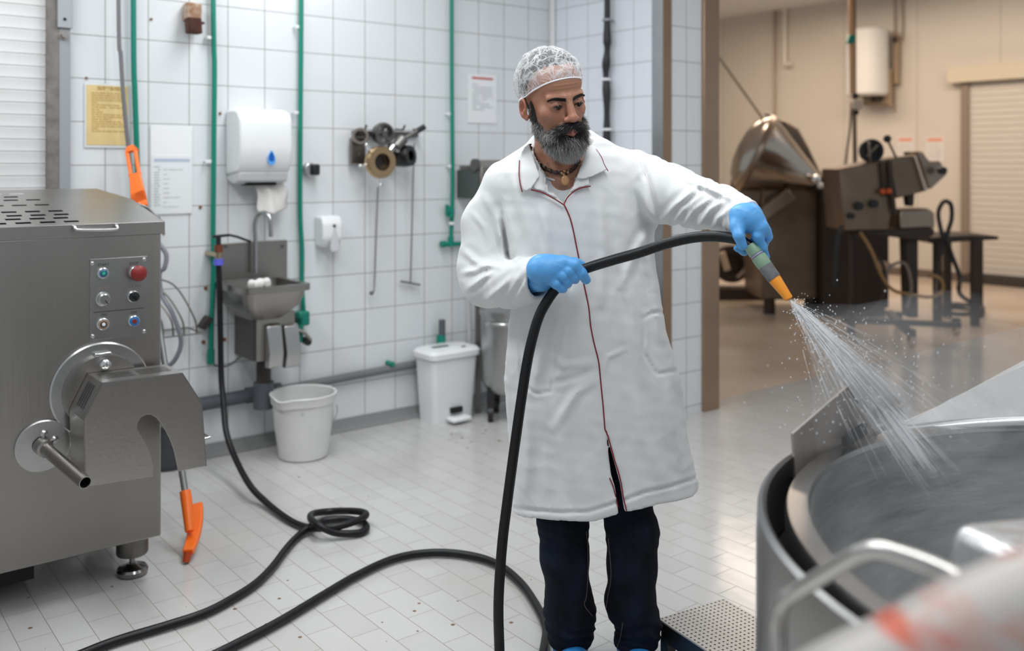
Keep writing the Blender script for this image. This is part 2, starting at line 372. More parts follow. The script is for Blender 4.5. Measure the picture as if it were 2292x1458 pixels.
ink_b = mat('brown_ink', (.40,.24,.06), .8); ink_g = mat('grey_ink', (.52,.54,.56), .8); ink_r = mat('red_ink', (.55,.10,.10), .8); ink_bl = mat('blue_grey_ink', (.45,.5,.62), .8)
t, a, b_, zb, zt = sheet(FA, 189, 291, 188, 331, -.006, 'yellow printed sheet in a clear sleeve near the shutter', mat('clear_sleeve', (.72,.74,.74), .3))
w_ = b_-a; h_ = zt-zb
MB().box(a+.008, b_-.010, -.0075, -.006, zb+.012, zt-.008).build('yellow_sheet', mat('yellow_paper', (.80,.60,.27), .6, var=.15, vscale=6), t)
txt_lines(FA, a+w_*.28, b_-w_*.12, zt-h_*.10, zt-h_*.04, -.0078, 2, ink_b, t, 'heading', 3, hh=.6)
txt_lines(FA, a+w_*.15, b_-w_*.12, zb+h_*.24, zt-h_*.13, -.0078, 17, mat('ochre_ink', (.50,.31,.09), .8), t, 'print', 4, hh=.42)
t, a, b_, zb, zt = sheet(FA, 337, 430, 281, 480, -.006, 'tall white instruction sheet beside the machine, taped below a blank page', paper)
w_ = b_-a; h_ = zt-zb
MB().box(a+.004, b_-.004, -.0075, -.006, zb+.004, zt-h_*.34).build('lower_page', mat('paper_b', (.76,.78,.79), .5), t)
MB().box(a+w_*.08, b_-w_*.06, -.0079, -.0075, zt-h_*.41, zt-h_*.375).build('heading', ink_bl, t)
txt_lines(FA, a+w_*.30, b_-w_*.1, zb+h_*.06, zt-h_*.47, -.008, 9, ink_g, t, 'print', 5, jitter=2, hh=.18)
txt_lines(FA, a+w_*.08, a+w_*.22, zb+h_*.06, zt-h_*.45, -.008, 16, ink_g, t, 'print', 6, hh=.5)
t, a, b_, zb, zt = sheet(FA, 1047, 1112, 167, 276, -.006, 'white notice with a thin red heading, left of the man', paper)
w_ = b_-a; h_ = zt-zb
MB().box(a+w_*.14, b_-w_*.14, -.0079, -.0059, zt-h_*.10, zt-h_*.06).build('heading', ink_r, t)
txt_lines(FA, a+w_*.15, b_-w_*.15, zb+h_*.25, zt-h_*.18, -.008, 10, ink_g, t, 'print', 7, hh=.3)
# paper towel dispenser
def zx(fr, px, py, y): return fr.at(px, py, y)
YD = -.19
a = FA.at(537, 320, YD); b_ = FA.at(655, 320, YD); zt = FA.at(600, 243, YD).z; zb = FA.at(600, 412, YD).z
t = thing('towel_dispenser', 'white paper towel dispenser with a blue drop above the steel sink', 'dispenser', FA, ((a.x+b_.x)/2, -.1, zb))
x0, x1 = a.x, b_.x; h_ = zt-zb
prof = [(-.002,zb+.04),(-.16,zb+.055),(YD,zb+.10),(YD-.012,zb+h_*.5),(YD,zt-.05),(YD+.03,zt-.012),(YD+.08,zt),(-.002,zt)]
MB().prism([(x0,y,z) for y,z in prof], (x1-x0,0,0)).build('cover', white_p, t, bevel=.018, seg=4, bangle=30)
prof = [(-.004,zb+.045),(-.004,zb+.012),(-.09,zb-.004),(-.15,zb+.012),(-.165,zb+.06)]
MB().prism([(x0+.008,y,z) for y,z in prof], (x1-x0-.016,0,0)).build('outlet', mat('white_plastic_dull', (.62,.63,.64), .35), t, bevel=.01, seg=3)
MB().box(x0+.06,x1-.06,-.13,-.05,zb-.008,zb+.02).build('slot', dark, t)
def drop(cx, y, cz, h, m, t, name):
    pl = []
    for i in range(28):
        u = i/28*2*math.pi; rr = math.sin(u/2)
        pl.append((cx+math.sin(u)*rr*h*.36, y, cz+math.cos(u)*h*.5))
    return MB().prism(pl, (0,.004,0)).build(name, m, t, smooth=0)
c = FA.at(608, 353, YD-.012)
drop(c.x, YD-.0125, c.z, .073, mat('light_blue', (.10,.36,.80), .4), t, 'drop_emblem'); drop(c.x, YD-.0135, c.z+.006, .05, mat('deep_blue', (.0,.09,.42), .4), t, 'drop_emblem')
# hanging towel
tw = MB(); V = []; nx, nz = 14, 14
q0 = [FA.at(567, 412, -.1), FA.at(636, 412, -.1)]; q1 = [FA.at(585, 474, -.12), FA.at(652, 462, -.11)]
for j in range(nz+1):
    v = j/nz
    for i in range(nx+1):
        u = i/nx; p = (q0[0]*(1-u)+q0[1]*u)*(1-v)+(q1[0]*(1-u)+q1[1]*u)*v
        V.append((p.x+.01*math.sin(v*5), p.y+.018*math.sin(u*6+v*2)*v+.01*math.sin(u*13), p.z+(.035*math.sin(u*math.pi)*-v*.6)))
tw.add(V, [(j*(nx+1)+i, j*(nx+1)+i+1, (j+1)*(nx+1)+i+1, (j+1)*(nx+1)+i) for j in range(nz) for i in range(nx)])
o = solo(tw, 'paper_towel', mat('towel_paper', (.72,.70,.67), .9, bump=.2, bscale=200), 'paper towel hanging out of the white dispenser', 'paper towel', FA, q0[0])
sm = o.modifiers.new('s', 'SOLIDIFY'); sm.thickness = .001
# round switch
c = FA.at(694, 380, -.03); t = thing('wall_switch', 'small chrome and black rotary switch right of the green pipe', 'switch', FA, c)
MB().cyl((c.x,-.001,c.z),(c.x,-.04,c.z),.036).build('housing', mat('switch_metal', (.5,.5,.5), .3, 1), t, bevel=.006)
MB().box(c.x-.0,c.x+.045,-.062,-.04,c.z-.03,c.z+.03).build('knob', black, t, bevel=.014, seg=3)
# soap dispenser
YS = -.1; a = FA.at(723, 520, YS); b_ = FA.at(768, 520, YS); zt = FA.at(742, 484, YS).z; zb = FA.at(742, 556, YS).z
t = thing('soap_dispenser', 'small white soap dispenser right of the sink', 'dispenser', FA, ((a.x+b_.x)/2, -.05, zb))
prof = [(-.001,zb+.01),(-.07,zb),(YS,zb+.05),(YS,zt-.04),(YS+.02,zt),(-.001,zt)]
MB().prism([(a.x,y,z) for y,z in prof], (b_.x-a.x,0,0)).build('body', white_p, t, bevel=.014, seg=4, bangle=25)
cx = (a.x+b_.x)/2+.006
MB().prism([(cx-.006,YS-.004,zt-.05),(cx+.006,YS-.004,zt-.05),(cx+.028,YS-.012,zb+.005),(cx+.02,YS-.008,zb-.02),(cx-.02,YS-.008,zb-.02),(cx-.026,YS-.012,zb+.005)], (0,.02,0)).build('push_lever', mat('grey_white_plastic', (.60,.61,.63), .3), t, bevel=.004)
MB().cyl((cx,YS-.006,zt-.052),(cx,YS+.01,zt-.052),.009).build('window_slot', mat('slot_grey', (.1,.1,.1), .5), t)
# magnetic rack with grinder parts
c = FA.at(826, 370, -.05)
rk = thing('tool_rack', 'dark rail screwed to the tiles that carries the machine parts', 'rack', FA, FA.at(860, 300, -.01))
p0 = FA.at(790, 292, -.02); p1 = FA.at(935, 292, -.02)
MB().box(p0.x,p1.x,-.03,-.001,p0.z-.03,p0.z+.0).build('rail', steel_d, rk, bevel=.003)
for px in (800, 842, 885, 925):
    q_ = FA.at(px, 290, -.02); MB().tube([(q_.x,-.02,q_.z),(q_.x,-.1,q_.z-.005),(q_.x,-.12,q_.z+.02)], .006, 8).build('hook', steel_d, rk)
def ringpart(px, py, y, r, ri, dep, m, label, name, spokes=0, lugs=0, knife=False, tilt=(0,-1,0), m2=None):
    c = FA.at(px, py, y); ax = Vector(tilt).normalized()
    t = thing(name, label, 'machine part', FA, c, 'grinder parts on the wall rack')
    MB().lathe([(ri,0),(ri,dep),(r*.93,dep),(r,dep*.8),(r,dep*.35),(r*.92,dep*.25),(r*.92,0),(ri,0)], c-ax*dep*.5, ax, 40).build('ring', m, t)
    e1 = ax.orthogonal().normalized(); e2 = ax.cross(e1)
    for k in range(spokes):
        an = k*2*math.pi/spokes+.3; d = e1*math.cos(an)+e2*math.sin(an)
        MB().bar(c+d*.01, c+d*(ri+.005), .014, .012, ax).build('blade', m2 or m, t)
    if name == 'ring_nut': MB().lathe([(0,0),(ri*.99,0)], c+ax*(-dep*.5+.004), ax, 32).lathe([(0,.0),(ri*.8,0)], c-ax*dep*.3, ax, 5).build('inner_plate', mat('black_steel_in', (.05,.045,.04), .35, .8), t)
    if spokes: MB().cyl(c-ax*.015, c+ax*.02, .016).build('hub', m2 or m, t)
    for an in (lugs or []):
        d = Vector((math.sin(an), 0, math.cos(an)))
        MB().tube([c+d*r*.95, c+d*(r+.035)], .0085, 10).ball(c+d*(r+.035), .0105, 10, 8).build('lug', m2 or chrome, t)
    return t
brass = mat('worn_brass', (.55,.38,.22), .3, 1, var=.15, vscale=8)
bright = mat('worn_steel_ring', (.62,.56,.48), .3, 1)
ringpart(851, 363, -.17, .088, .047, .05, brass, 'large brass ring nut with four chrome lugs hanging lowest on the rail', 'ring_nut', lugs=[-.75, 1.0*.75, math.pi, -1.75])
ringpart(857, 300, -.12, .062, .046, .05, steel_d, 'spoked steel disc above the brass ring', 'cutter_disc', spokes=5, m2=steel_d)
ringpart(905, 350, -.11, .06, .03, .09, mat('black_steel', (.06,.06,.06), .35, 1), 'dark deep ring at the right end of the rail', 'cutter_ring', spokes=4, tilt=(.5,-1,.1))
ringpart(806, 305, -.09, .046, .03, .08, mat('grey_brown_steel', (.28,.24,.21), .35, 1), 'grey brown ring at the left end of the rail', 'cutter_ring', tilt=(-.5,-1,0))
c = FA.at(800, 330, -.04); t = solo(MB().box(c.x-.045,c.x+.04,-.06,-.03,c.z-.09,c.z+.05).cyl((c.x+.01,-.065,c.z-.04),(c.x+.01,-.06,c.z-.04),.015), 'clamp_plate', mat('plate_brown_steel', (.23,.21,.19), .4, 1), 'flat dark clamp plate under the left ring', 'machine part', FA, c, bevel=.006)
a = FA.at(893, 318, -.13); b_ = FA.at(948, 285, -.15)
t = thing('plunger_handle', 'dark handle rod pointing up at the right of the rail', 'machine part', FA, a)
MB().tube([a, b_], .011, 12).build('rod', steel_d, t); MB().tube([a*.25+b_*.75, b_+(b_-a)*.04], .016, 12).build('grip', black, t)
MB().tube([a+Vector((-.02,0,-.03)), a+Vector((.03,0,.02))], .03, 14).build('head', steel_d, t, bevel=.004)
a = FA.at(878, 330, -.11); solo(MB().ball(a, .03, sc=(1,.8,1)).tube([a, a+Vector((.05,-.02,-.03))], .014), 'valve_elbow', steel_v, 'small bright elbow fitting between the disc and dark ring', 'machine part', FA, a)
a = FA.at(846, 418, -.05); b_ = FA.at(838, 640, -.02)
t = thing('hooked_rod', 'thin steel rod with a hook hanging straight under the brass ring', 'rod', FA, b_)
MB().tube([a, b_, b_+Vector((-.008,-.01,-.03)), b_+Vector((-.03,-.02,-.035))], .0045, 8).build('shaft', steel, t)
MB().tube([a+Vector((0,0,.06)), a], .009, 10).build('rod_end', white_p, t)
MB().ball(b_+Vector((-.03,-.02,-.035)), .012).build('hook_end', steel_d, t)
a = FA.at(927, 320, -.05); b_ = FA.at(919, 632, -.03); c1_ = FA.at(897, 630, -.03); c2_ = FA.at(940, 638, -.03)
t = thing('scraper_rod', 'thin steel rod with a flat cross bar at its lower end', 'rod', FA, b_)
MB().tube([a, b_], .004, 8).build('shaft', steel, t); MB().bar(c1_, c2_, .012, .012).build('cross_bar', steel, t)
# paper roll box and steel cabinet behind the man
a = FA.at(1072, 400, -.2); b_ = FA.at(1170, 400, -.2); zt = FA.at(1100, 358, -.2).z; zb = FA.at(1100, 444, -.2).z
t = thing('hose_box', 'grey steel box on the wall behind the shoulder of the man', 'box', FA, ((a.x+b_.x)/2,-.1,zb))
MB().box(a.x, b_.x, -.22, -.001, zb, zt-.03).build('housing', mat('warm_grey_steel', (.30,.28,.26), .4, 1), t, bevel=.01)
MB().tube([(a.x-.01,-.19,zt-.03),(b_.x,-.19,zt-.03)], .03, 16).build('roller', mat('taupe_steel', (.42,.39,.36), .35, 1), t)
MB().cyl((a.x-.03,-.19,zt-.03),(a.x-.008,-.19,zt-.03),.036).build('end_cap', steel_d, t)
MB().box(a.x-.02,a.x+.0,-.21,-.01,zb,zt-.06).build('side_panel', mat('dark_green_grey', (.06,.075,.07), .6), t)
# ---------------------------------------------------------------- sink
SD = -.40
sl = FA.at(497, 640, -.02).x; sr = FA.at(643, 600, -.02).x
br_ = FA.at(700, 640, SD).x; bl_ = br_-.46
pt = FA.at(560, 541, -.03)
zr = FA.at(640, 640, SD).z
zbk = FA.at(575, 541, -.02).z
zbot = FA.at(640, 716, SD+.06).z
bl_ = FA.at(548, 660, SD).x
t = thing('wash_basin', 'wall mounted stainless steel hand wash sink under the towel dispenser', 'sink', FA, ((bl_+br_)/2, -.2, zbot-.4))
SBL, SBR = bl_, br_
MB().box(SBL+.0, FA.at(643,560,-.02).x+.0, -.02, -.001, zr-.02, zbk).build('splashback', steel, t, bevel=.002)
for px in (505, 632):
    q_ = FA.at(px, 552, -.02); MB().cyl((q_.x,-.024,q_.z),(q_.x,-.019,q_.z),.009).build('screw', steel_d, t)
bm_ = MB()
# open bowl: outer shell and inner shell
def bowl_ring(x0, x1, y0, y1, z, n=8, r=.05):
    pts = []
    for (cx, cy, a0) in ((x1-r, y1-r, 0), (x0+r, y1-r, 90), (x0+r, y0+r, 180), (x1-r, y0+r, 270)):
        for k in range(n+1):
            an = math.radians(a0+90*k/n); pts.append((cx+r*math.cos(an), cy+r*math.sin(an), z))
    return pts
rings = [bowl_ring(SBL+.09, SBR-.09, SD+.12, -.03, zbot), bowl_ring(SBL+.03, SBR-.03, SD+.04, -.01, zbot+.07), bowl_ring(SBL+.012, SBR-.012, SD+.012, -.005, zr-.03), bowl_ring(SBL-.003, SBR+.003, SD-.004, -.003, zr-.03), bowl_ring(SBL-.003, SBR+.003, SD-.004, -.003, zr),
         bowl_ring(SBL+.03, SBR-.03, SD+.03, -.03, zr), bowl_ring(SBL+.035, SBR-.035, SD+.04, -.035, zr-.05), bowl_ring(SBL+.08, SBR-.08, SD+.12, -.06, zbot+.015)]
n_ = len(rings[0]); V = [p for r_ in rings for p in r_]
Fc = [(i*n_+j, i*n_+(j+1)%n_, (i+1)*n_+(j+1)%n_, (i+1)*n_+j) for i in range(len(rings)-1) for j in range(n_)]
Fc += [tuple(range(n_)), tuple((len(rings)-1)*n_+j for j in range(n_))]
MB().add(V, Fc).build('basin', steel, t)
fb = FA.at(572, 545, -.06)
fa_ = [fb+Vector((0,0,-.15)), fb, FA.at(570,505,-.06), FA.at(576,483,-.07), FA.at(590,476,-.11), FA.at(603,486,-.15), FA.at(606,515,-.16), FA.at(606,530,-.16)]
MB().tube(spline(fa_, 8), .011, 14).build('faucet', mat('faucet_steel', (.5,.5,.5), .22, 1), t)
bx0, bx1 = FA.at(574, 760, -.26).x, FA.at(660, 760, -.26).x; bz0, bz1 = FA.at(610, 806, -.26).z, FA.at(610, 700, -.26).z
MB().box(bx0, bx1, -.26, -.001, bz0, bz1).build('knee_box', steel, t, bevel=.003)
MB().box(bx0-.005, bx0+.002, -.24,-.002,bz0,bz1-.01).build('side_plate', steel_d, t)
for (px, yy) in ((593,0),(632,0)):
    q_ = FA.at(px, 730, -.262); w_ = .075
    pr = [(-.262,q_.z+.01),(-.285,q_.z-.0),(-.315,q_.z-.13),(-.300,q_.z-.20),(-.262,q_.z-.205)]
    MB().prism([(q_.x,y,z) for y,z in pr], (w_,0,0)).build('knee_pedal', steel_v, t, bevel=.004, label='bright knee pedal')
dz = FA.at(590, 808, -.14)
MB().cyl((dz.x,-.14,FA.at(590,866,-.14).z),(dz.x,-.14,bz0+.001),.036).build('drain_pipe', mat('dark_brown_pipe', (.05,.04,.035), .5), t)
MB().cyl((dz.x,-.14,bz0-.012),(dz.x,-.14,bz0+.002),.04).build('collar', mat('copper_dirty', (.35,.18,.09), .5, .6), t)
q_ = FA.at(583, 870, -.14)
DP = dz.x
# white sponge on the rim
q_ = FA.at(572, 638, SD+.02); q2 = q_
mb = MB()
for k in range(9): mb.ball((q_.x-.03+.05*random.random()+.008*k, SD+.03+.02*random.random(), zr+.012+.012*random.random()), .018+.006*random.random(), 10, 8)
solo(mb, 'crumpled_cloth', mat('white_cloth_wad', (.70,.69,.66), .9), 'crumpled white cloth lying on the front rim of the sink', 'cloth', FA, (q_.x,SD,zr))
# green end piece right of the knee box
a = FA.at(675, 705, -.05); b_ = FA.at(678, 765, -.05)
t = thing('hose_nozzle', 'green fitting with a wire lever hanging right of the knee pedals', 'fitting', FA, b_)
MB().box(a.x-.03,a.x+.035,-.08,-.02,a.z-.055,a.z+.02).box(a.x-.03,a.x,-.08,-.02,b_.z,a.z).build('fitting_body', green, t, bevel=.01)
MB().tube([FA.at(665,738,-.08), FA.at(682,745,-.1), FA.at(696,762,-.1)], .009, 10).build('lever', mat('wire_grey', (.35,.33,.3), .4, .8), t)
MB().cyl(FA.at(683,762,-.06), FA.at(690,766,-.1), .02).build('outlet', black, t)
# grey waste pipe along the wall
a = FA.at(440, 910, -.045); b_ = FA.at(925, 816, -.032)
t = thing('waste_pipe', 'dark grey waste pipe running along the wall low over the floor', 'pipe', FA, a)
MB().tube([a+Vector((-.9,0,-.01)), FA.at(590,880,-.045)], .034, 16).build('pipe_run', grey_pipe, t)
MB().tube([FA.at(590,880,-.045), b_, b_+Vector((.5,0,.01))], .022, 14).build('pipe_run', mat('grey_pipe_thin', (.16,.165,.17), .4), t)
d0 = FA.at(590, 880, -.045)
MB().cyl((DP,-.14,d0.z-.05),(DP,-.14,d0.z+.08),.05).cyl((DP,-.14,d0.z),(DP,-.045,d0.z),.04).cyl((d0.x-.09,-.045,d0.z),(d0.x+.09,-.045,d0.z),.04).build('branch_fitting', grey_pipe, t)
c = FA.at(873, 818, -.03); MB().cyl((c.x,-.06,c.z+.01),(c.x,-.001,c.z+.01),.014).build('clip', green, t)
# cable hoops and wire shelf at the machine
t = thing('wire_rack', 'thin wire rack on the wall just right of the machine', 'rack', FA, FA.at(400,755,-.1))
r0 = FA.at(345, 752, -.2); r1 = FA.at(452, 740, -.2); zz = FA.at(400, 752, -.2).z
mb = MB().tube([(r0.x,-.2,zz),(r1.x,-.2,zz)], .004, 8).tube([(r0.x,-.01,zz),(r1.x,-.01,zz)], .004, 8).tube([(r1.x,-.2,zz),(r1.x,-.01,zz)], .004, 8)
mb.build('frame', steel_d, t)
for k, (px, tp) in enumerate(((366,730),(388,722),(412,700),(440,690))):
    q_ = FA.at(px, 745, -.2)
    mb = MB(); mb.tube(spline([(q_.x,-.2,zz),(q_.x-.01,-.19,zz+.08),(q_.x-.05-.01*k,-.1,zz+.14+.03*k),(q_.x-.12-.03*k,-.02,zz+.17+.03*k)], 8), .0045, 8)
    mb.build('wire', mat('rack_wire', (.22,.2,.18), .4, .9), t)
cb_ = [FA.at(355,545,-.1), FA.at(372,570,-.12), FA.at(368,600,-.12), FA.at(357,612,-.1), FA.at(362,660,-.1), FA.at(385,700,-.14), FA.at(405,760,-.16), FA.at(395,800,-.14), FA.at(375,820,-.1), FA.at(340,830,-.1)]
solo(MB().tube(spline(cb_, 8), .011, 10), 'power_cable', mat('cable_blue_grey', (.23,.24,.27), .45), 'grey power cable curling down right of the machine', 'cable', FA, cb_[-1])
cb_ = [FA.at(478,818,-.03), FA.at(505,820,-.05), FA.at(530,806,-.06), FA.at(548,780,-.07), FA.at(552,762,-.1)]
solo(MB().tube(spline(cb_, 8), .006, 8), 'thin_cable', mat('cable_grey2', (.12,.12,.12), .5), 'thin grey cable sagging from the pipe end to the knee box', 'cable', FA, cb_[0])
c = FA.at(459, 722, -.03); solo(MB().obox(c, (.02,0,.026), (0,.025,0), (-.014,0,.01)), 'plug', mat('dark_brown_plastic', (.035,.028,.025), .6), 'small dark brown block on the tiles left of the long hose', 'plug', FA, c, bevel=.006)
# little stains, anchors and screws left in the tiles
rust_m = mat('rusty_anchor', (.20,.09,.04), .8)
for (px, py, r) in ((193,175,.006),(338,43,.006),(492,254,.007),(448,464,.008),(460,645,.009),(366,523,.006),(455,766,.01),(352,520,.006),(502,760,.009)):
    c = FA.at(px, py, 0); solo(MB().cyl((c.x,-.006,c.z),(c.x,-.0005,c.z),r,n=10), 'wall_plug', rust_m, 'old rusty anchor left in the wall tiles', 'anchor', FA, c, 'old anchors in the tiles')
# black conduit on the back wall
cp = [FB.at(x, y, -.05) for x, y in ((1361,-10),(1359,40),(1359,110),(1356,160),(1358,220),(1358,330),(1358,480))]
cp[0].z += .8
t = thing('cable_bundle', 'thick black cable bundle on the tiles behind the head of the man', 'cable', FB, cp[-1])
MB().tube(spline(cp, 6), [.021+.004*math.sin(i*.9) for i in range(len(spline(cp,6)))], 12).build('bundle', mat('black_cable', (.015,.015,.018), .5), t)
for (px, py) in ((1355,178),(1358,290),(1359,45)):
    c = FB.at(px, py, -.05); MB().cyl((c.x,-.05,c.z-.007),(c.x,-.05,c.z+.007),.029).box(c.x-.005,c.x+.005,-.05,-.001,c.z-.007,c.z+.007).build('clip', white_p if py > 100 else bluegrey, t)
# ---------------------------------------------------------------- big stainless machine on the left
t = thing('grinding_machine', 'large stainless steel mixing machine with a slotted lid and control buttons', 'machine', FM, (-.6,.35,0))
ZB, ZT = FM.at(361,1200,0).z, FM.at(357,522,0).z
MD = .66
bd = MB()
bd.box(-1.5, 0, 0, MD, ZB, ZT)
bd.build('housing', steel, t, bevel=.006, seg=3)
MB().box(-1.5, -.36, .20, MD-.02, .03, ZB+.002).build('under_shade_block', mat('dark_shade_block', (.03,.03,.03), .7), t)  # block added under the machine to keep light off the floor there
zl = FM.at(352, 497, 0).z; zf = FM.at(290, 447, .365).z; zk = FM.at(240, 422, .6).z
# hopper walls under the lid
MB().box(-1.5,-.02,.03,.05,ZT-.01,zl-.0).box(-1.5,-.02,MD-.05,MD-.03,ZT-.01,zk-.02).build('hopper_wall', steel_d, t)
hop = FM.at(100,528,.02)
MB().box(-1.5,FM.at(112,528,.02).x,.015,.022,ZT,zl-.03).build('hopper_panel', steel_v, t)
MB().box(-1.5,-.06,.06,MD-.06,ZT+.0005,ZT+.004).build('hopper_inside', dark, t)
# lid with rows of slots
def zlid(y): return zl+(zf-zl)*y/.365 if y < .365 else zf+(zk-zf)*(y-.365)/(.62-.365)
lid = MB(); XL = 0.012; X0 = -1.5
rows = [(.050,-.255,.02),(.105,-.275,.02),(.155,-.262,.02),(.210,-.268,.02),(.31,-.29,.016),(.40,-.30,.02),(.465,-.36,.02),(.53,-.33,.02)]
pitch, sw = .072, .046
ys = [0]; rr = []
for (y, xe, hw) in rows: ys += [y-hw/2-.001, y+hw/2+.001]
ys.append(.62)
def rightx(y): return XL if y < .365 else XL-(y-.365)*.25
for i in range(len(ys)-1):
    y0, y1 = ys[i], ys[i+1]
    if i % 2 == 0:
        cuts = [y0]+([.365] if y0 < .365 < y1 else [])+[y1]
        for a_, b_ in zip(cuts[:-1], cuts[1:]):
            lid.add([(X0,a_,zlid(a_)),(rightx(a_),a_,zlid(a_)),(rightx(b_),b_,zlid(b_)),(X0,b_,zlid(b_))], [(0,1,2,3)])
    else:
        xe = rows[i//2][1]; x = xe; last = rightx((y0+y1)/2)
        while x-sw > X0:
            lid.add([(x,y0,zlid(y0)),(last,y0,zlid(y0)),(last,y1,zlid(y1)),(x,y1,zlid(y1))], [(0,1,2,3)])
            last = x-sw; x -= pitch
        lid.add([(X0,y0,zlid(y0)),(last,y0,zlid(y0)),(last,y1,zlid(y1)),(X0,y1,zlid(y1))], [(0,1,2,3)])
o = lid.build('lid', mat('lid_steel', (.42,.40,.38), .3, 1, bump=.03, bscale=80, var=.1, vscale=3), t, smooth=0)
zfr = FM.at(352, 520, 0).z
MB().box(X0, XL, -.003, .0, zl-.042, zl+.001).box(XL-.003, XL, 0, .36, zl-.04, zl).build('lid_edge', steel, o, bevel=.001)
MB().prism([(XL,0,zl),(XL,.365,zf),(XL-.004,.365,zf-.05),(XL,0,zl-.04)], (-.003,0,0)).build('lid_side', steel, o)
a = FM.at(167, 512, -.022); b_ = FM.at(263, 511, -.022); 
MB().tube(spline([(a.x,-.003,a.z+.008),(a.x+.002,-.02,a.z+.004),(a.x+.012,-.028,a.z-.004),(b_.x-.012,-.028,b_.z-.004),(b_.x-.002,-.02,b_.z+.006),(b_.x,-.003,b_.z+.01)],6), .0055, 12).build('lid_handle', steel_v, o)
MB().tube([(XL+.012,.10,zlid(.1)-.01),(XL+.02,.13,zlid(.13)-.02),(XL+.02,.24,zlid(.2)+.0),(XL+.0,.26,zlid(.26))], .006, 8).build('hinge_pin', steel_v, o)
# control panel
c0 = FM.at(201, 582, 0); c1 = FM.at(329, 755, 0); zt0 = FM.at(265,577,0).z; zb0 = FM.at(265,756,0).z
MB().box(c0.x, c1.x, -.003, -.0003, zb0, zt0).build('control_panel', mat('panel_steel', (.40,.395,.38), .33, 1, var=.1), t, bevel=.001)
cp = bpy.data.objects['control_panel']
for (px, py) in ((206,590),(322,581),(207,753),(322,742)):
    q_ = FM.at(px, py, 0); MB().ball((q_.x,-.003,q_.z), .0075, 12, 8, (1,.6,1)).build('screw', steel_v, cp)
q0 = FM.at(209,698,0); q1 = FM.at(321,691,0)
MB().box(q0.x,q1.x,-.0036,-.0031,(q0.z+q1.z)/2-.001,(q0.z+q1.z)/2+.001).build('dividing_line', black, cp)
def button(px, py, parts, label=None, name='push_button'):
    q_ = FM.at(px, py, -.01); r0, d0, m0 = parts[0]
    o = MB().lathe([(0.0,-.003),(r0,-.003),(r0,d0*.8),(r0*.86,d0),(0.0,d0)], (q_.x,-.003,q_.z), (0,-1,0), 28).build(name, m0, t, label=label)
    for (r, d, m_) in parts[1:]:
        MB().lathe([(0.0,0),(r,0),(r,d*.9),(r*.85,d),(0.0,d)], (q_.x,-.003,q_.z), (0,-1,0), 28).build('cap', m_, o)
    return q_
blue = mat('blue_plastic', (.03,.13,.35), .35); ring_m = mat('button_ring', (.62,.63,.64), .28, .9)
button(231,612,[(.0185,.012,ring_m),(.013,.014,blue),(.0105,.0155,mat('dark_teal', (.02,.10,.09), .3)),(.006,.0165,mat('green_lens', (.03,.42,.30), .25))], 'green start button')
q_ = button(304,610,[(.0205,.012,ring_m),(.010,.03,ring_m)], 'red mushroom stop button', 'stop_button')
o = bpy.data.objects['stop_button']
MB().lathe([(0,.018),(.020,.018),(.0265,.024),(.0265,.030),(.022,.036),(.012,.040),(0,.041)], (q_.x+.004,-.003,q_.z-.002), (0,-1,0), 32).build('mushroom_cap', mat('red_plastic', (.22,.012,.010), .45), o)
q_ = button(231,670,[(.0235,.006,steel_v),(.0185,.024,steel_v)], 'silver rotary knob', 'rotary_knob')
MB().bar((q_.x+.002,-.0275,q_.z-.002),(q_.x+.010,-.0275,q_.z-.014),.003,.002,(0,1,0)).build('pointer', black, bpy.data.objects['rotary_knob'])
button(299,664,[(.0195,.012,ring_m),(.0175,.018,mat('black_cap', (.006,.008,.010), .2))], 'black button')
button(231,726,[(.0200,.011,ring_m),(.0145,.013,mat('brown_blue_ring', (.30,.17,.09), .4)),(.011,.014,black),(.006,.016,white_p)], 'white lit on button')
button(300,719,[(.0185,.012,ring_m),(.0165,.0135,mat('mid_blue', (.02,.14,.36), .35)),(.008,.0155,mat('dark_red', (.22,.02,.01), .35))], 'blue off button with red centre')
def text(s, fr, c, size, m, parent, name='lettering', y=-.0036):
    cu = bpy.data.curves.new(name, 'FONT'); cu.body = s; cu.size = size; cu.align_x = 'CENTER'; cu.align_y = 'CENTER'; cu.extrude = .0003
    cu.materials.append(m); tmp = bpy.data.objects.new('tmp_text', cu); COL.objects.link(tmp); bpy.context.view_layer.update()
    me = bpy.data.meshes.new_from_object(tmp); bpy.data.objects.remove(tmp); o = bpy.data.objects.new(name, me); COL.objects.link(o)
    off = BASE[parent.name]; o.parent = parent; o.location = Vector((c.x, y, c.z))-off; o.rotation_euler = (math.pi/2, 0, 0); BASE[o.name] = off
    return o
ink = mat('black_ink', (.03,.03,.03), .7)
for s_, px, py, z_ in (('START',231,593,.0125),('STOP',299,590,.0125),('ON',232,705,.012),('OFF',299,700,.012)):
    text(s_, FM, FM.at(px, py, 0), z_, ink, cp)
faint = mat('worn_ink', (.20,.16,.14), .7)
for px, py in ((231,645),(300,641)):
    q_ = FM.at(px, py, 0)
    mb = MB()
    for k in range(7):
        if (k*5+px) % 7: mb.box(q_.x-.021+k*.006, q_.x-.017+k*.006, -.0036, -.0031, q_.z-.003-.002*((k%3)==1), q_.z+.003)
    mb.build('worn_lettering', faint, cp, smooth=0)
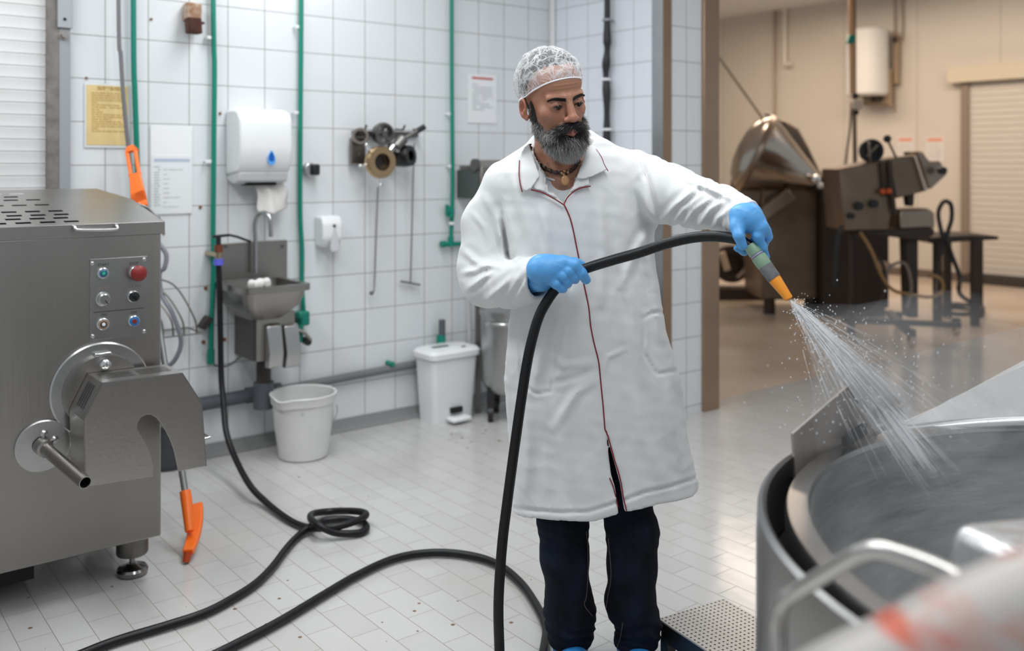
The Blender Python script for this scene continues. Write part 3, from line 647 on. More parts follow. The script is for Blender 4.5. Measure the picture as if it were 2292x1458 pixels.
# outlet flange, fasteners
c = FM.at(222, 868, -.01); rf = abs(FM.at(127,880,0).x-c.x)+.0
c = FM.at(226, 873, -.01); rf = .158
MB().lathe([(0,0),(rf,0),(rf,.012),(rf*.97,.016),(0,.016)], (c.x,-.0005,c.z), (0,-1,0), 64).build('outlet_flange', steel_v, t)
fl = bpy.data.objects['outlet_flange']
MB().lathe([(0,0),(rf*.78,0),(rf*.76,.03),(0,.03)], (c.x,-.016,c.z), (0,-1,0), 48).build('outlet_ring', steel, fl)
q_ = FM.at(230, 812, -.03)
MB().box(q_.x-.028,q_.x+.028,-.04,-.012,q_.z-.035,q_.z+.035).build('clamp_block', steel_v, fl, bevel=.005)
MB().cyl((q_.x,-.065,q_.z),(q_.x,-.04,q_.z),.018,.017).ball((q_.x,-.064,q_.z),.016,14,8,(1,.5,1)).build('cap_nut', chrome, fl)
for px, py in ((255,800),(176,848)):
    q_ = FM.at(px, py, -.02); MB().cyl((q_.x,-.026,q_.z),(q_.x,-.014,q_.z),.007).build('bolt', steel_d, fl)
# outlet guard
YB_, YF_ = -.05, -.218
def G(px, py): q_ = FM.at(px, py, YF_); return (q_.x, q_.z)
sc_ = .4115
def gp(x, y): return G(x*sc_, 740+y*sc_)
outer = [gp(555,285), gp(993,230), gp(1100,395), gp(1125,738), gp(970,768)]
notch = [gp(958,710), gp(945,650), gp(925,595), gp(900,545), gp(875,503), gp(850,475), gp(822,458)]
hole = [gp(795,458), gp(768,473), gp(750,500), gp(745,528), gp(752,548)]
rest = [gp(785,600), gp(810,650), gp(826,700), gp(833,745), gp(832,795), gp(465,852), gp(452,490)]
poly = outer+notch+hole+rest
fc = MB().prism([(x,YF_,z) for x, z in poly], (0,.004,0))
steel_g = mat('guard_steel', (.46,.435,.41), .3, 1, bump=.04, bscale=70, var=.12, vscale=3)
gd = fc.build('outlet_guard', steel_g, t, smooth=20, bevel=.0014)
# side and top walls of the guard, with a bent edge towards the housing
def wall(a, b, y0=YF_, y1=YB_, tk=.003):
    m_ = MB(); (x0,z0),(x1,z1) = a,b
    d = Vector((x1-x0,0,z1-z0)).normalized(); n_ = Vector((d.z,0,-d.x))*tk
    m_.prism([(x0,y0,z0),(x1,y0,z1),(x1,y1,z1),(x0,y1,z0)], n_); return m_
A_, B_, C_, D_ = gp(555,285), gp(993,230), gp(1100,395), gp(1125,738)
E_, Fq = gp(465,852), gp(452,490)
wall(Fq, A_).build('guard_wall', steel_g, gd); wall(A_, B_).build('guard_wall', steel_g, gd); wall(B_, C_).build('guard_wall', steel_g, gd); wall(C_, D_).build('guard_wall', steel_g, gd)
wall(E_, Fq).build('guard_wall', steel_g, gd)
wall(A_, B_, YF_+.002, YF_-.0005).build('bright_edge', steel_v, gd)
sl_m = mat('slot_black', (.015,.015,.015), .8)
mb = MB()   # vent slots: four groups of parallel cuts
for g0, g1 in ((.08,.47),(.53,.93)):
    for k in range(4):
        y_ = YF_+.055+k*.022
        xa = A_[0]+(B_[0]-A_[0])*(g0+.0*k); za = A_[1]+(B_[1]-A_[1])*g0; xb = A_[0]+(B_[0]-A_[0])*g1; zb_ = A_[1]+(B_[1]-A_[1])*g1
        mb.add([(xa,y_,za+.0016),(xb,y_,zb_+.0016),(xb,y_+.006,zb_+.0016),(xa,y_+.006,za+.0016)], [(0,1,2,3)])
dA = Vector((A_[0]-Fq[0],0,A_[1]-Fq[1])); nA = Vector((-dA.z,0,dA.x)).normalized()*.0016
for k in range(4):
    y_ = YF_+.05+k*.022; p0_ = Vector((Fq[0],0,Fq[1]))+dA*.2+nA; p1_ = Vector((Fq[0],0,Fq[1]))+dA*.85+nA
    p0_ -= nA*2*0; mb.add([(p0_.x,y_,p0_.z),(p1_.x,y_,p1_.z),(p1_.x,y_+.006,p1_.z),(p0_.x,y_+.006,p0_.z)], [(0,1,2,3)])
mb.build('vent_slots', sl_m, gd, smooth=0)
hc = gp(783,500); MB().lathe([(.0,0),(.022,0)], (hc[0],-.12,hc[1]-.0), (0,-1,0), 24).build('outlet_hole', dark, gd)
MB().lathe([(.055,-.03),(.055,.0),(.07,.0),(.07,-.03)], (c.x+.005,-.06,c.z), (0,-1,0), 32).build('outlet_mouth', steel_d, fl)
a = FM.at(455, 985, YF_+.02); MB().tube([(a.x-.01,YF_+.02,a.z-.0),(a.x+.022,YF_+.02,a.z+.004),(a.x+.022,YF_+.09,a.z+.004),(a.x-.01,YF_+.09,a.z)], .004, 8).build('guard_handle', steel_v, gd)
# spigot bar
q_ = FM.at(97, 999, -.01)
MB().lathe([(0,0),(.083,0),(.083,.01),(.079,.013),(0,.013)], (q_.x,-.0005,q_.z), (0,-1,0), 48).build('hinge_flange', steel_v, t)
hf = bpy.data.objects['hinge_flange']
for px, py in ((98,972),(100,1026),(122,985)):
    b2 = FM.at(px, py, -.015); MB().ball((b2.x,-.016,b2.z), .0125 if py < 1000 else .006, 12, 8, (1,.6,1)).build('bolt', steel_v, hf)
e_ = FM.at(191, 1081, -.30)
e0 = Vector((q_.x-.006,-.012,q_.z+.004))
e1v = Vector((e_.x, e_.y, e_.z)); dr = (e1v-e0).normalized()
mb = MB(); mb.lathe([(.0195,0),(.0195,(e1v-e0).length),(.0165,(e1v-e0).length),(.0165,(e1v-e0).length-.12),(0,(e1v-e0).length-.12)], e0, dr, 28)
mb.lathe([(.028,0),(.027,.03),(.0195,.034)], e0, dr, 28); mb.build('hollow_bar', steel, hf)
# feet
def foot(x, y):
    MB().lathe([(0,ZB-.075),(.05,ZB-.075),(.053,ZB-.07),(.053,ZB)], (x,y,0), (0,0,1), 36).build('leg', steel_d, t)
    lg = bpy.data.objects[[o.name for o in COL.objects if o.name.startswith('leg')][-1]]
    MB().cyl((x,y,.02),(x,y,ZB-.07),.0095).lathe([(0,0),(.046,0),(.052,.006),(.053,.018),(.048,.026),(.026,.031),(.016,.04),(.0,.04)], (x,y,0.001), (0,0,1), 40).build('foot_disc', mat('foot_chrome', (.28,.27,.26), .2, 1), lg)
fp = FM.floor(296, 1286)
foot(fp.x, fp.y); foot(fp.x, fp.y+.42); foot(fp.x-1.0, fp.y); foot(fp.x-1.0, fp.y+.42)
# ---------------------------------------------------------------- squeegee leaning behind the machine
top = P(292, 327, 4.22); bot = P(417, 1118, 3.52)
ax = (bot-top).normalized()
def on(px, py):   # point on the stick nearest that image height
    lo, hi = 0, 1
    for _ in range(40):
        m_ = (lo+hi)/2; q = top.lerp(bot, m_); y_ = HZ+F*(CAMZ-q.z)/q.y
        if y_ < py: lo = m_
        else: hi = m_
    return top.lerp(bot, lo)
fl_ = P(416, 1262, 3.37)
t = thing('squeegee', 'orange squeegee with grey stick leaning on the wall behind the machine', 'squeegee', W0, (fl_.x, fl_.y, 0))
g0, g1 = top, on(0, 466)
sdv = ax.cross(Vector((0,1,0))).normalized()
mb = MB(); pts = []; 
n_ = 20
Lg = (g1-g0).length
nl = ax.cross(sdv)
# flat handle outline with a hanging slot
outl = []
prof = [(0,.012),(.008,.022),(.03,.027),(.10,.026),(.16,.025),(.30,.033),(Lg*.75,.036),(Lg,.034)]
for s_, w2 in prof: outl.append((s_, w2))
V = []
full = [(s_,w2) for s_,w2 in outl]+[(s_,-w2) for s_,w2 in reversed(outl)]
hs = [(.035,.011),(.05,.013),(.14,.013),(.155,.011)]; hol = [(s_,w2) for s_,w2 in hs]+[(s_,-w2) for s_,w2 in reversed(hs)]
# split into bands so the slot stays open
def band(s0, s1, a0, a1, b0, b1):
    q = [g0+ax*s0+sdv*a0, g0+ax*s1+sdv*a1, g0+ax*s1+sdv*b1, g0+ax*s0+sdv*b0]
    mb.prism([v-nl*.009 for v in q], nl*.018)
def wd(s_):
    for (s0,w0),(s1,w1) in zip(prof[:-1], prof[1:]):
        if s0 <= s_ <= s1: return w0+(w1-w0)*(s_-s0)/(s1-s0)
    return prof[-1][1]
cuts = [0,.004,.012,.03,.04,.05,.14,.15,.16,.2,.3,Lg*.75,Lg]
for s0, s1 in zip(cuts[:-1], cuts[1:]):
    if .03 <= s0 < .15:
        band(s0,s1, .012,.012, wd(s0),wd(s1)); band(s0,s1, -.012,-.012, -wd(s0),-wd(s1))
    else: band(s0,s1, -wd(s0),-wd(s1), wd(s0),wd(s1))
mb.build('grip', orange, t, bevel=.005)
e_ = on(0, 1122)
MB().tube([g1-ax*.02, e_], .0125, 14).build('stick', mat('stick_grey', (.22,.23,.23), .4, .5), t)
s0 = on(0, 1100); MB().tube([s0, on(0,1135), P(424,1190,3.46)], [.020,.021,.016], 16).build('socket', orange, t)
# blade: long curved moulding ending on the floor
bl = [P(443,1130,3.62), P(440,1165,3.55), P(432,1205,3.47), P(421,1245,3.385)]
bl[-1].z = .035
mb = MB(); sp_ = spline(bl, 6); k = len(sp_)
for i, p_ in enumerate(sp_):
    u_ = i/(k-1); tdir = (sp_[min(i+1,k-1)]-sp_[max(i-1,0)]).normalized(); sd = Vector((1,-.25,0)); sd = (sd-tdir*sd.dot(tdir)).normalized(); nn = tdir.cross(sd)
    wv_ = .018+.006*math.sin(u_*3.1)
    mb.v += [tuple(p_-sd*wv_-nn*.012), tuple(p_+sd*wv_-nn*.012), tuple(p_+sd*wv_+nn*.012), tuple(p_-sd*wv_+nn*.012)]
for i in range(k-1): mb.f += [(4*i+j, 4*i+(j+1)%4, 4*i+4+(j+1)%4, 4*i+4+j) for j in range(4)]
mb.f += [(0,3,2,1), (4*k-4,4*k-3,4*k-2,4*k-1)]
mb.build('blade_holder', orange, t, bevel=.004)
MB().tube([sp_[-1], Vector((fl_.x, fl_.y, .006))], [.015,.012], 10).build('blade_tip', mat('dark_orange', (.45,.05,.005), .5), t)
# dark tub behind the machine
q_ = W0.floor(385, 1045); q_.x = (375-CX)/F*q_.y
q_ = FA.world(FA.loc((q_.x,q_.y,0)))
solo(MB().lathe([(0,0.001),(.085,0.001),(.1,.2),(.106,.2),(.108,.215),(.1,.215),(.09,.02),(0,.02)], (q_.x,q_.y,0), n=32), 'tub', mat('dark_grey_plastic', (.05,.052,.06), .35), 'small dark grey tub on the floor behind the machine', 'tub', W0, (q_.x,q_.y,0))
# ---------------------------------------------------------------- bucket and bin
Yb = 4.63
cb = P(679, 1000, Yb); cb.z = 0
zt = P(0, 877, Yb).z
t = thing('bucket', 'round white plastic bucket with a pouring lip standing by the wall', 'bucket', W0, cb)
def bring(r, z, lip=0, n=56):
    out = []
    for j in range(n):
        a = 2*math.pi*j/n; e = math.exp(-((math.atan2(math.sin(a+2.0), math.cos(a+2.0)))/.28)**2)
        rr = r+lip*e; out.append((cb.x+rr*math.cos(a), cb.y+rr*math.sin(a), z-lip*.5*e))
    return out
prof = [(0,.004,0),(.108,.0,0),(.118,.006,0),(.138,zt*.45,.0),(.150,zt-.045,.008),(.157,zt-.045,.014),(.160,zt-.012,.018),(.164,zt-.004,.02),(.160,zt,.02),(.152,zt-.004,.018),(.134,zt*.5,0),(.112,.012,0),(0,.012,0)]
rs = [bring(*p_) for p_ in prof]; n_ = 56
MB().add([v for r_ in rs for v in r_], [(i*n_+j, i*n_+(j+1)%n_, (i+1)*n_+(j+1)%n_, (i+1)*n_+j) for i in range(len(rs)-1) for j in range(n_)]).build('bucket_body', mat('bucket_plastic', (.74,.735,.72), .35, var=.06, vscale=12), t)
MB().tube(spline([(cb.x-.165,cb.y,zt-.03),(cb.x-.12,cb.y+.11,zt-.02),(cb.x+.03,cb.y+.165,zt-.05),(cb.x+.15,cb.y+.08,zt-.09),(cb.x+.168,cb.y-.01,zt-.10),(cb.x+.150,cb.y-.02,zt-.15)][3:],8), .003, 8).build('wire_handle', mat('wire_light', (.45,.45,.45), .35, .9), t)
a = P(668,928,Yb-.15); mb = MB()
for k in range(16):
    a0 = 2*math.pi*k/16; a1 = a0+.3
    p0_ = Vector((a.x+.021*math.cos(a0), cb.y-.1405+.0, a.z+.009*math.sin(a0)))
    if k % 2 == 0: mb.box(p0_.x-.004,p0_.x+.004,cb.y-.1475,cb.y-.1385,p0_.z-.0012,p0_.z+.0012)
mb.build('printed_mark', ink_g, t, smooth=0)
FBn = Fr((-.427, 5.16), TH)
t = thing('pedal_bin', 'square white pedal bin with a domed lid standing in the corner', 'bin', FBn, (.14,.11,0))
def rr_(x0,x1,y0,y1,z,r=.035,n=6): return bowl_ring(x0,x1,y0,y1,z,n,r)
HB = P(0,806,5.16).z
rings = [rr_(.0,.268,.0,.165,.0), rr_(-.002,.27,-.002,.167,.02), rr_(-.02,.288,-.02,.178,HB-.03), rr_(-.02,.288,-.02,.178,HB)]
n_ = len(rings[0]); 
MB().add([v for r_ in rings for v in r_], [(i*n_+j, i*n_+(j+1)%n_, (i+1)*n_+(j+1)%n_, (i+1)*n_+j) for i in range(3) for j in range(n_)]+[tuple(range(n_-1,-1,-1)), tuple(3*n_+j for j in range(n_))]).build('bin_body', mat('bin_white', (.78,.79,.79), .3), t)
rings = [rr_(-.022,.29,-.022,.18,HB-.004), rr_(-.036,.304,-.036,.186,HB+.0,.045), rr_(-.038,.306,-.038,.188,HB+.028,.045), rr_(-.026,.294,-.026,.178,HB+.044,.045), rr_(.03,.24,.02,.17,HB+.05,.04)]
lo = MB().add([v for r_ in rings for v in r_], [(i*n_+j, i*n_+(j+1)%n_, (i+1)*n_+(j+1)%n_, (i+1)*n_+j) for i in range(4) for j in range(n_)]+[tuple(4*n_+j for j in range(n_))]).build('bin_lid', white_p, t)
MB().box(.035,.14,.06,.085,HB+.048,HB+.053).box(.19,.215,.0,.02,HB+.046,HB+.051).build('lid_marks', mat('bin_mark', (.04,.05,.06), .6), lo)
MB().box(.10,.175,-.024,-.006,.055,.085).build('pedal_slot', dark, t); MB().box(.075,.205,-.075,-.004,.012,.04).build('pedal', white_p, t, bevel=.012)
a = P(986,716,5.3); b_ = P(984,770,5.3)
t = thing('brush_handle', 'short grey and green handle sticking up behind the white bin', 'handle', W0, (a.x, 5.42, 0))
MB().cyl((a.x,5.42,.30),(a.x,5.42,CAMZ-(716-HZ)/F*5.42),.019).build('grip', grey_pipe, t); MB().cyl((a.x-.006,5.42,0.001),(a.x-.006,5.42,.455),.026).build('lower_grip', green, t)
# stainless pot on wheels behind the man
pc = Vector((P(1150,0,5.33).x, 5.33, 0))
zt, zb_ = P(0,690,5.33).z, P(0,872,5.33).z
t = thing('steel_drum', 'round stainless steel drum on casters standing behind the man', 'drum', W0, pc)
MB().lathe([(0,zb_),(.15,zb_),(.185,zb_+.06),(.188,zt-.03),(.195,zt-.03),(.195,zt),(.18,zt),(.1,zt+.02),(0,zt+.025)], pc, n=48).build('drum_body', mat('drum_steel', (.42,.42,.42), .35, 1), t)
MB().tube(spline([(pc.x-.15,pc.y-.13,zt-.06),(pc.x-.14,pc.y-.18,zt-.06),(pc.x-.05,pc.y-.225,zt-.06),(pc.x-.0,pc.y-.19,zt-.06)],5), .01, 10).build('drum_handle', steel_v, t)
for dx, dy in ((-.13,-.08),(.13,-.08),(-.1,.12),(.1,.12)):
    MB().cyl((pc.x+dx-.015,pc.y+dy,.045),(pc.x+dx+.015,pc.y+dy,.045),.044).box(pc.x+dx-.02,pc.x+dx+.02,pc.y+dy-.02,pc.y+dy+.02,.05,zb_+.03).build('caster', black, t)
a = P(1047,640,5.45); b_ = P(1056,780,5.45)
solo(MB().tube([(-.272,5.54,1.15),(-.25,5.51,.5),(-.24,5.48,.012)], .014, 12), 'tool_stick', mat('pale_stick', (.5,.5,.5), .4), 'pale grey stick leaning between the bin and the steel drum', 'stick', W0, (a.x,5.4,0))
solo(MB().box(-.213,-.180,5.42,5.5,.0,.95), 'dark_post', steel_d, 'dark upright post beside the steel drum', 'post', W0, (pc.x-.22,5.32,0))
# ---------------------------------------------------------------- perforated step
perf = bpy.data.materials.new('perforated_plate'); perf.use_nodes = True; nt = perf.node_tree; b = nt.nodes['Principled BSDF']; L = nt.links.new
b.inputs['Metallic'].default_value = .45; b.inputs['Roughness'].default_value = .42
tc = nt.nodes.new('ShaderNodeTexCoord'); vs = nt.nodes.new('ShaderNodeVectorMath'); vs.operation = 'SCALE'; vs.inputs['Scale'].default_value = 1/.0155
vf = nt.nodes.new('ShaderNodeVectorMath'); vf.operation = 'FRACTION'; vd = nt.nodes.new('ShaderNodeVectorMath'); vd.operation = 'MULTIPLY'; vd.inputs[1].default_value = (1,1,0)
di = nt.nodes.new('ShaderNodeVectorMath'); di.operation = 'DISTANCE'; di.inputs[1].default_value = (.5,.5,0); lt = nt.nodes.new('ShaderNodeMath'); lt.operation = 'LESS_THAN'; lt.inputs[1].default_value = .21
L(tc.outputs['Object'], vs.inputs[0]); L(vs.outputs[0], vf.inputs[0]); L(vf.outputs[0], vd.inputs[0]); L(vd.outputs[0], di.inputs[0]); L(di.outputs['Value'], lt.inputs[0])
mx = nt.nodes.new('ShaderNodeMix'); mx.data_type = 'RGBA'; mx.inputs[6].default_value = (.62,.6,.57,1); mx.inputs[7].default_value = (.02,.02,.02,1); L(lt.outputs[0], mx.inputs[0]); L(mx.outputs[2], b.inputs['Base Color'])
zs = .13
k0, k1, k2 = W0.floor(1473,1385,zs), W0.floor(1620,1340,zs), W0.floor(1737,1440,zs)
ang = math.atan2(k1.y-k0.y, k1.x-k0.x); FSt = Fr((k0.x,k0.y), ang); wS = (k1-k0).length; dS = .34
k2l = FSt.loc(k2)
t = thing('step_platform', 'low steel step with a perforated top beside the feet of the man', 'step', FSt, (wS/2,-dS/2,0))
MB().box(0, wS, -dS, 0, zs-.006, zs).build('perforated_top', perf, t, bevel=.002)
MB().box(.006, wS-.006, -dS+.006, -.006, zs-.06, zs-.0065).build('frame', steel_d, t)
for x_ in (.02, wS-.02):
    for y_ in (-.02, -dS+.02): MB().box(x_-.015,x_+.015,y_-.015,y_+.015,0.0,zs-.05).build('leg', steel_d, t)
# ---------------------------------------------------------------- large bowl machine at the right
bc = Vector((1.118, 1.367, 0)); ZR = .87
t = thing('bowl_cutter', 'large round stainless steel bowl machine being rinsed by the man', 'machine', W0, bc)
bowl_in = mat('bowl_steel', (.46,.46,.455), .45, .85, bump=.25, bscale=14, stretch=(1,1,5), var=.3, vscale=5)
MB().lathe([(.716,ZR-.5),(.6,ZR-.66),(0,ZR-.7)], bc, n=96).build('bowl_underside', steel_d, t)
MB().lathe([(.656,ZR-.006),(.650,ZR-.02),(.645,ZR-.08),(.60,ZR-.2),(.50,ZR-.29),(.36,ZR-.31),(.20,ZR-.27),(.13,ZR-.18),(.09,ZR-.16),(0,ZR-.15)], bc, n=128).build('bowl', bowl_in, t)
MB().lathe([(.690,ZR-.16),(.692,ZR-.01),(.688,ZR+.0),(.664,ZR+.0),(.655,ZR-.001),(.652,ZR-.01)], bc, n=128).build('bowl_rim', mat('rim_steel', (.5,.5,.49), .25, 1), t)
MB().lathe([(.690,ZR-.12),(.72,ZR-.12)], bc, n=96).build('gap_floor', dark, t)
MB().lathe([(.722,ZR-.2),(.722,ZR+.002),(.728,ZR+.006),(.736,ZR+.0),(.738,ZR-.04),(.738,.16),(.70,.12),(.3,.12)], bc, n=128).build('casing', mat('casing_steel', (.34,.335,.33), .3, 1, var=.15, vscale=3), t)
for k in range(4):
    a_ = math.pi/4+k*math.pi/2; q = bc+Vector((.6*math.cos(a_), .6*math.sin(a_), 0)); MB().cyl(q, q+Vector((0,0,.16)), .05).build('foot', steel_d, t)
def fy(px): return 1.80+(px-1773)/185*.17
pl = [P(a_, b2, fy(a_)) for a_, b2 in ((1770,970),(1900,858),(1915,849),(1940,857),(1948,872),(1959,968),(1957,1010),(1776,1070))]
MB().prism(pl, (.003,-.005,0)).build('splash_fin', mat('fin_steel', (.36,.32,.29), .4, .3, var=.2, vscale=14), t, smooth=10)
a_, b2 = P(1925,960,1.93), P(1890,985,1.88)
MB().bar(P(1890,990,1.86), P(1935,960,1.91), .012, .02).build('fin_bracket', black, t)
# cover hood behind the bowl, seen in the spray
hm = mat('hood_steel', (.50,.50,.50), .4, .35, bump=.2, bscale=12, var=.15, vscale=8)
h0 = [P(1985,958,2.02), P(2120,900,2.10), P(2292,806,2.12), P(2600,690,2.12), P(2600,960,1.98), P(2292,942,2.0), P(2120,950,2.02)]
MB().prism(h0, (.04,.22,-.10)).build('knife_hood', hm, t, bevel=.012, seg=3)
MB().tube(spline([P(1968,973,2.02), P(2060,962,2.03), P(2180,950,2.02), P(2300,944,1.99), P(2450,944,1.92)],8), .011, 12).build('hood_lip', mat('wet_lip', (.75,.75,.75), .3, .6), t)
q = P(2245, 1200, 1.25)
MB().obox(q+Vector((.05,0,-.03)), (.09,.02,0), (-.02,.06,0), (.01,0,.035)).build('knife_head', mat('knife_head_steel', (.5,.5,.5), .35, .8, bump=.3, bscale=30), t, bevel=.02, seg=4)
# grab rail and near lid edge
t2 = thing('lid_rail', 'bent steel grab rail in the foreground in front of the bowl', 'rail', W0, P(1745,1458,1.08))
hp = [P(1742,1560,1.06), P(1744,1458,1.08), P(1745,1385,1.085), P(1758,1345,1.08), P(1800,1315,1.06), P(1895,1256,1.0), P(1930,1238,.98), P(1975,1232,.96), P(2060,1258,.93), P(2130,1288,.91), P(2200,1318,.88)]
MB().tube(spline(hp, 8), .0095, 16).build('rail_tube', mat('rail_steel', (.62,.6,.57), .25, 1), t2)
t3 = thing('machine_lid', 'blurred smooth steel lid edge with red patches in the lower right foreground', 'lid', W0, P(2100,1458,.72))
mb = MB(); n_ = 14; m_ = 8
ed = spline([P(1640,1560,.80), P(1800,1452,.78), P(1960,1375,.76), P(2120,1290,.74), P(2292,1218,.72), P(2480,1150,.70)], 4)
V = []; 
for p_ in ed:
    for j in range(m_+1):
        an = j/m_*math.pi*.5
        V.append(p_+Vector((.03*math.sin(an)*.5+.0, -.10*math.sin(an), -.10*(1-math.cos(an)))))
    V.append(p_+Vector((.02,-.11,-.45)))
for i in range(len(ed)-1):
    for j in range(m_+1): mb.f.append((i*(m_+2)+j, i*(m_+2)+j+1, (i+1)*(m_+2)+j+1, (i+1)*(m_+2)+j))
mb.v = [tuple(v) for v in V]
lm = mat('red_patched_lid', (.40,.38,.36), .5, .6, var=1, vscale=9, var_col=(.45,.12,.08), stretch=(1,.6,2.2))  # red patches mixed into the lid colour by noise
lm.node_tree.nodes['Color Ramp'].color_ramp.elements[0].position = .40; lm.node_tree.nodes['Color Ramp'].color_ramp.elements[1].position = .52
o = mb.build('lid_shell', lm, t3, smooth=60); sm = o.modifiers.new('s','SOLIDIFY'); sm.thickness = .004
# ---------------------------------------------------------------- far room
fst = mat('far_steel_warm_reflection', (.24,.18,.135), .38, .9, var=.3, vscale=3)  # warm room's reflection put into the brown of the steel
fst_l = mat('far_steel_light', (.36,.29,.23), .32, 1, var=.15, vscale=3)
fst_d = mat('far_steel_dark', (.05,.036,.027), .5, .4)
def slab(poly, Y, d, name, m, t, bevel=.01, **k):
    return MB().prism([P(a, b, Y) for a, b in poly], (0, d, 0)).build(name, m, t, bevel=bevel, smooth=20, **k)
# tumbler with conical drum
Yc = 9.0
zb_ = P(0,690,Yc).z
t = thing('tumbler_machine', 'steel tumbling machine with a shiny conical drum in the far room', 'machine', W0, (P(1768,0,Yc).x, Yc+.3, 0))
a = P(1836,412,Yc); b_ = P(1694,345,Yc+.1); ax = (b_-a).normalized(); Lc = (b_-a).length
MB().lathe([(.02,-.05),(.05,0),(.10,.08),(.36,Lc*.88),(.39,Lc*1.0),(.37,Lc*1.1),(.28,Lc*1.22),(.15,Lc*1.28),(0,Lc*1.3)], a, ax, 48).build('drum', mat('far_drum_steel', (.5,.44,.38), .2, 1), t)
MB().lathe([(.395,Lc*.98),(.41,Lc*1.0),(.41,Lc*1.06),(.395,Lc*1.08)], a, ax, 48).build('drum_band', fst_l, t)
slab([(1716,262),(1757,270),(1789,288),(1812,330),(1838,385),(1852,402),(1838,418),(1760,340),(1712,285)], Yc+.25, .35, 'lid_flap', fst, t, bevel=.03)
slab([(1711,255),(1716,254),(1760,276),(1756,284)], Yc+.2, .05, 'lid_lever', fst_d, t)
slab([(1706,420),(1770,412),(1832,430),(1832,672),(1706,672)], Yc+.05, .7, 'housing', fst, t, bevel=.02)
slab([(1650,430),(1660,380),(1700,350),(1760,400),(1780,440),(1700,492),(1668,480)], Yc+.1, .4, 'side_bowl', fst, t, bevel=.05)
MB().bar(P(1695,488,Yc-.1), P(1768,433,Yc-.1), .13, .12).build('lift_arm', fst_l, t, bevel=.01)
MB().ball(P(1826,402,Yc-.15), .05, 14, 8).ball(P(1836,416,Yc-.15), .035, 14, 8).build('hub_knob', chrome, t)
for px in (1722, 1815):
    q = P(px, 0, Yc+.1); q.z = 0; MB().cyl(q, q+Vector((0,0,.16)), .055).build('foot', fst_d, t)
    q = P(px, 0, Yc+.6); q.z = 0; MB().cyl(q, q+Vector((0,0,.16)), .055).build('foot', fst_d, t)
# cabinet beside it
q = P(1900, 0, 9.2); Yk = 8.9
t = thing('dark_cabinet', 'dark steel cabinet between the tumbler and the filling machine', 'cabinet', W0, (P(1870,0,Yk).x, Yk+.3, 0))
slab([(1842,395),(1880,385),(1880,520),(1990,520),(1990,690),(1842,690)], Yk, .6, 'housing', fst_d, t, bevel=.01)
MB().box(P(1836,0,Yk).x,P(1986,0,Yk).x,Yk+.05,Yk+.5,0,P(0,688,Yk).z+.02).build('plinth', fst_d, t)
for px, py in ((1868,455),(1868,483),(1872,508)): MB().ball(P(px,py,Yk-.03), .035, 12, 8).build('valve', chrome, t)
# filling machine on casters
Yf = 7.7
t = thing('filling_machine', 'tilted grey steel filling machine with black knobs on a wheeled frame', 'machine', W0, (P(2010,0,Yf).x, Yf+.3, 0))
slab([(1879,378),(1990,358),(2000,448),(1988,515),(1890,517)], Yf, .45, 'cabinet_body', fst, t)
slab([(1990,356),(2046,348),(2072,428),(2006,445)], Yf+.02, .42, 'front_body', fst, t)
slab([(2046,348),(2051,348),(2078,426),(2070,430)], Yf-.02, .48, 'edge_strip', mat('far_strip', (.6,.52,.44), .3, 1), t)
slab([(2054,338),(2066,341),(2082,362),(2104,360),(2121,390),(2084,424),(2078,420)], Yf+.1, .3, 'hopper_head', fst_l, t)
for px, py, r in ((1920,461,.034),(1953,456,.034),(1903,483,.024),(2107,382,.03)):
    q = P(px, py, Yf-.0); MB().cyl(q+Vector((0,.02,0)), q+Vector((0,-.05,0)), r).build('knob', black, t, bevel=.006)
q = P(1948, 338, Yf+.2)
MB().lathe([(.07,0),(.1,0),(.1,.04),(.07,.04),(.07,0)], q+Vector((0,.0,0)), (0,-1,0), 32).lathe([(0,.01),(.075,.01)], q, (0,-1,0), 32).build('hand_wheel', black, t)
MB().tube([P(1948,362,Yf+.15), P(1944,318,Yf+.12)], .011).tube([P(1940,350,Yf+.15), P(1965,325,Yf+.12)], .008).build('wheel_spoke', fst_l, t)
MB().tube([P(2008,358,Yf+.05), P(1988,316,Yf+.05)], .009).ball(P(1986,311,Yf+.05), .033, 14, 8).build('lever', black, t)
MB().tube([P(1990,360,Yf-.03), P(1996,430,Yf-.04), P(2002,480,Yf-.03)], .02).tube([P(1972,362,Yf-.03), P(1980,440,Yf-.03)], .012).build('hose', fst_d, t)
for px, py in ((1976,429),(1990,428)): MB().ball(P(px,py,Yf-.06), .025, 10, 8).build('warning_knob', mat('red_orange_knob', (.6,.09,.02), .4), t)
slab([(2030,432),(2048,432),(2046,462),(2034,462)], Yf+.1, .1, 'neck', fst_d, t)
slab([(2012,470),(2080,466),(2094,478),(2094,512),(2012,516)], Yf+.1, .3, 'gear_box', fst_l, t, bevel=.02)
slab([(1890,516),(1990,514),(2092,512),(2092,526),(2070,540),(1990,530),(1890,522)], Yf+.05, .4, 'table_plate', fst_d, t)
slab([(2028,530),(2056,530),(2056,712),(2034,712)], Yf+.15, .15, 'column', fst_d, t)
slab([(1903,520),(1910,520),(1912,720),(1905,720)], Yf+.1, .05, 'leg', fst_d, t)
MB().bar(P(1885,716,Yf+.05), P(2150,728,Yf-.15), .06, .04).bar(P(1990,700,Yf+.6), P(2035,745,Yf-.35), .06, .04).bar(P(1905,705,Yf+.5), P(1905,740,Yf-.2), .06,.04).build('base_frame', fst_d, t)
for px, py, Y in ((1905,738,0),(2010,722,0),(2140,738,0),(2040,765,0)):
    g_ = W0.floor(px, py+12)
    cst = MB().cyl(g_+Vector((-.02,0,.048)), g_+Vector((.02,0,.048)), .047).build('caster', mat('tan_rubber', (.45,.33,.22), .6), t)
    MB().bar(g_+Vector((0,0,.05)), g_+Vector((0,0,.14)), .05, .06, (0,1,0)).build('fork', fst_d, cst)
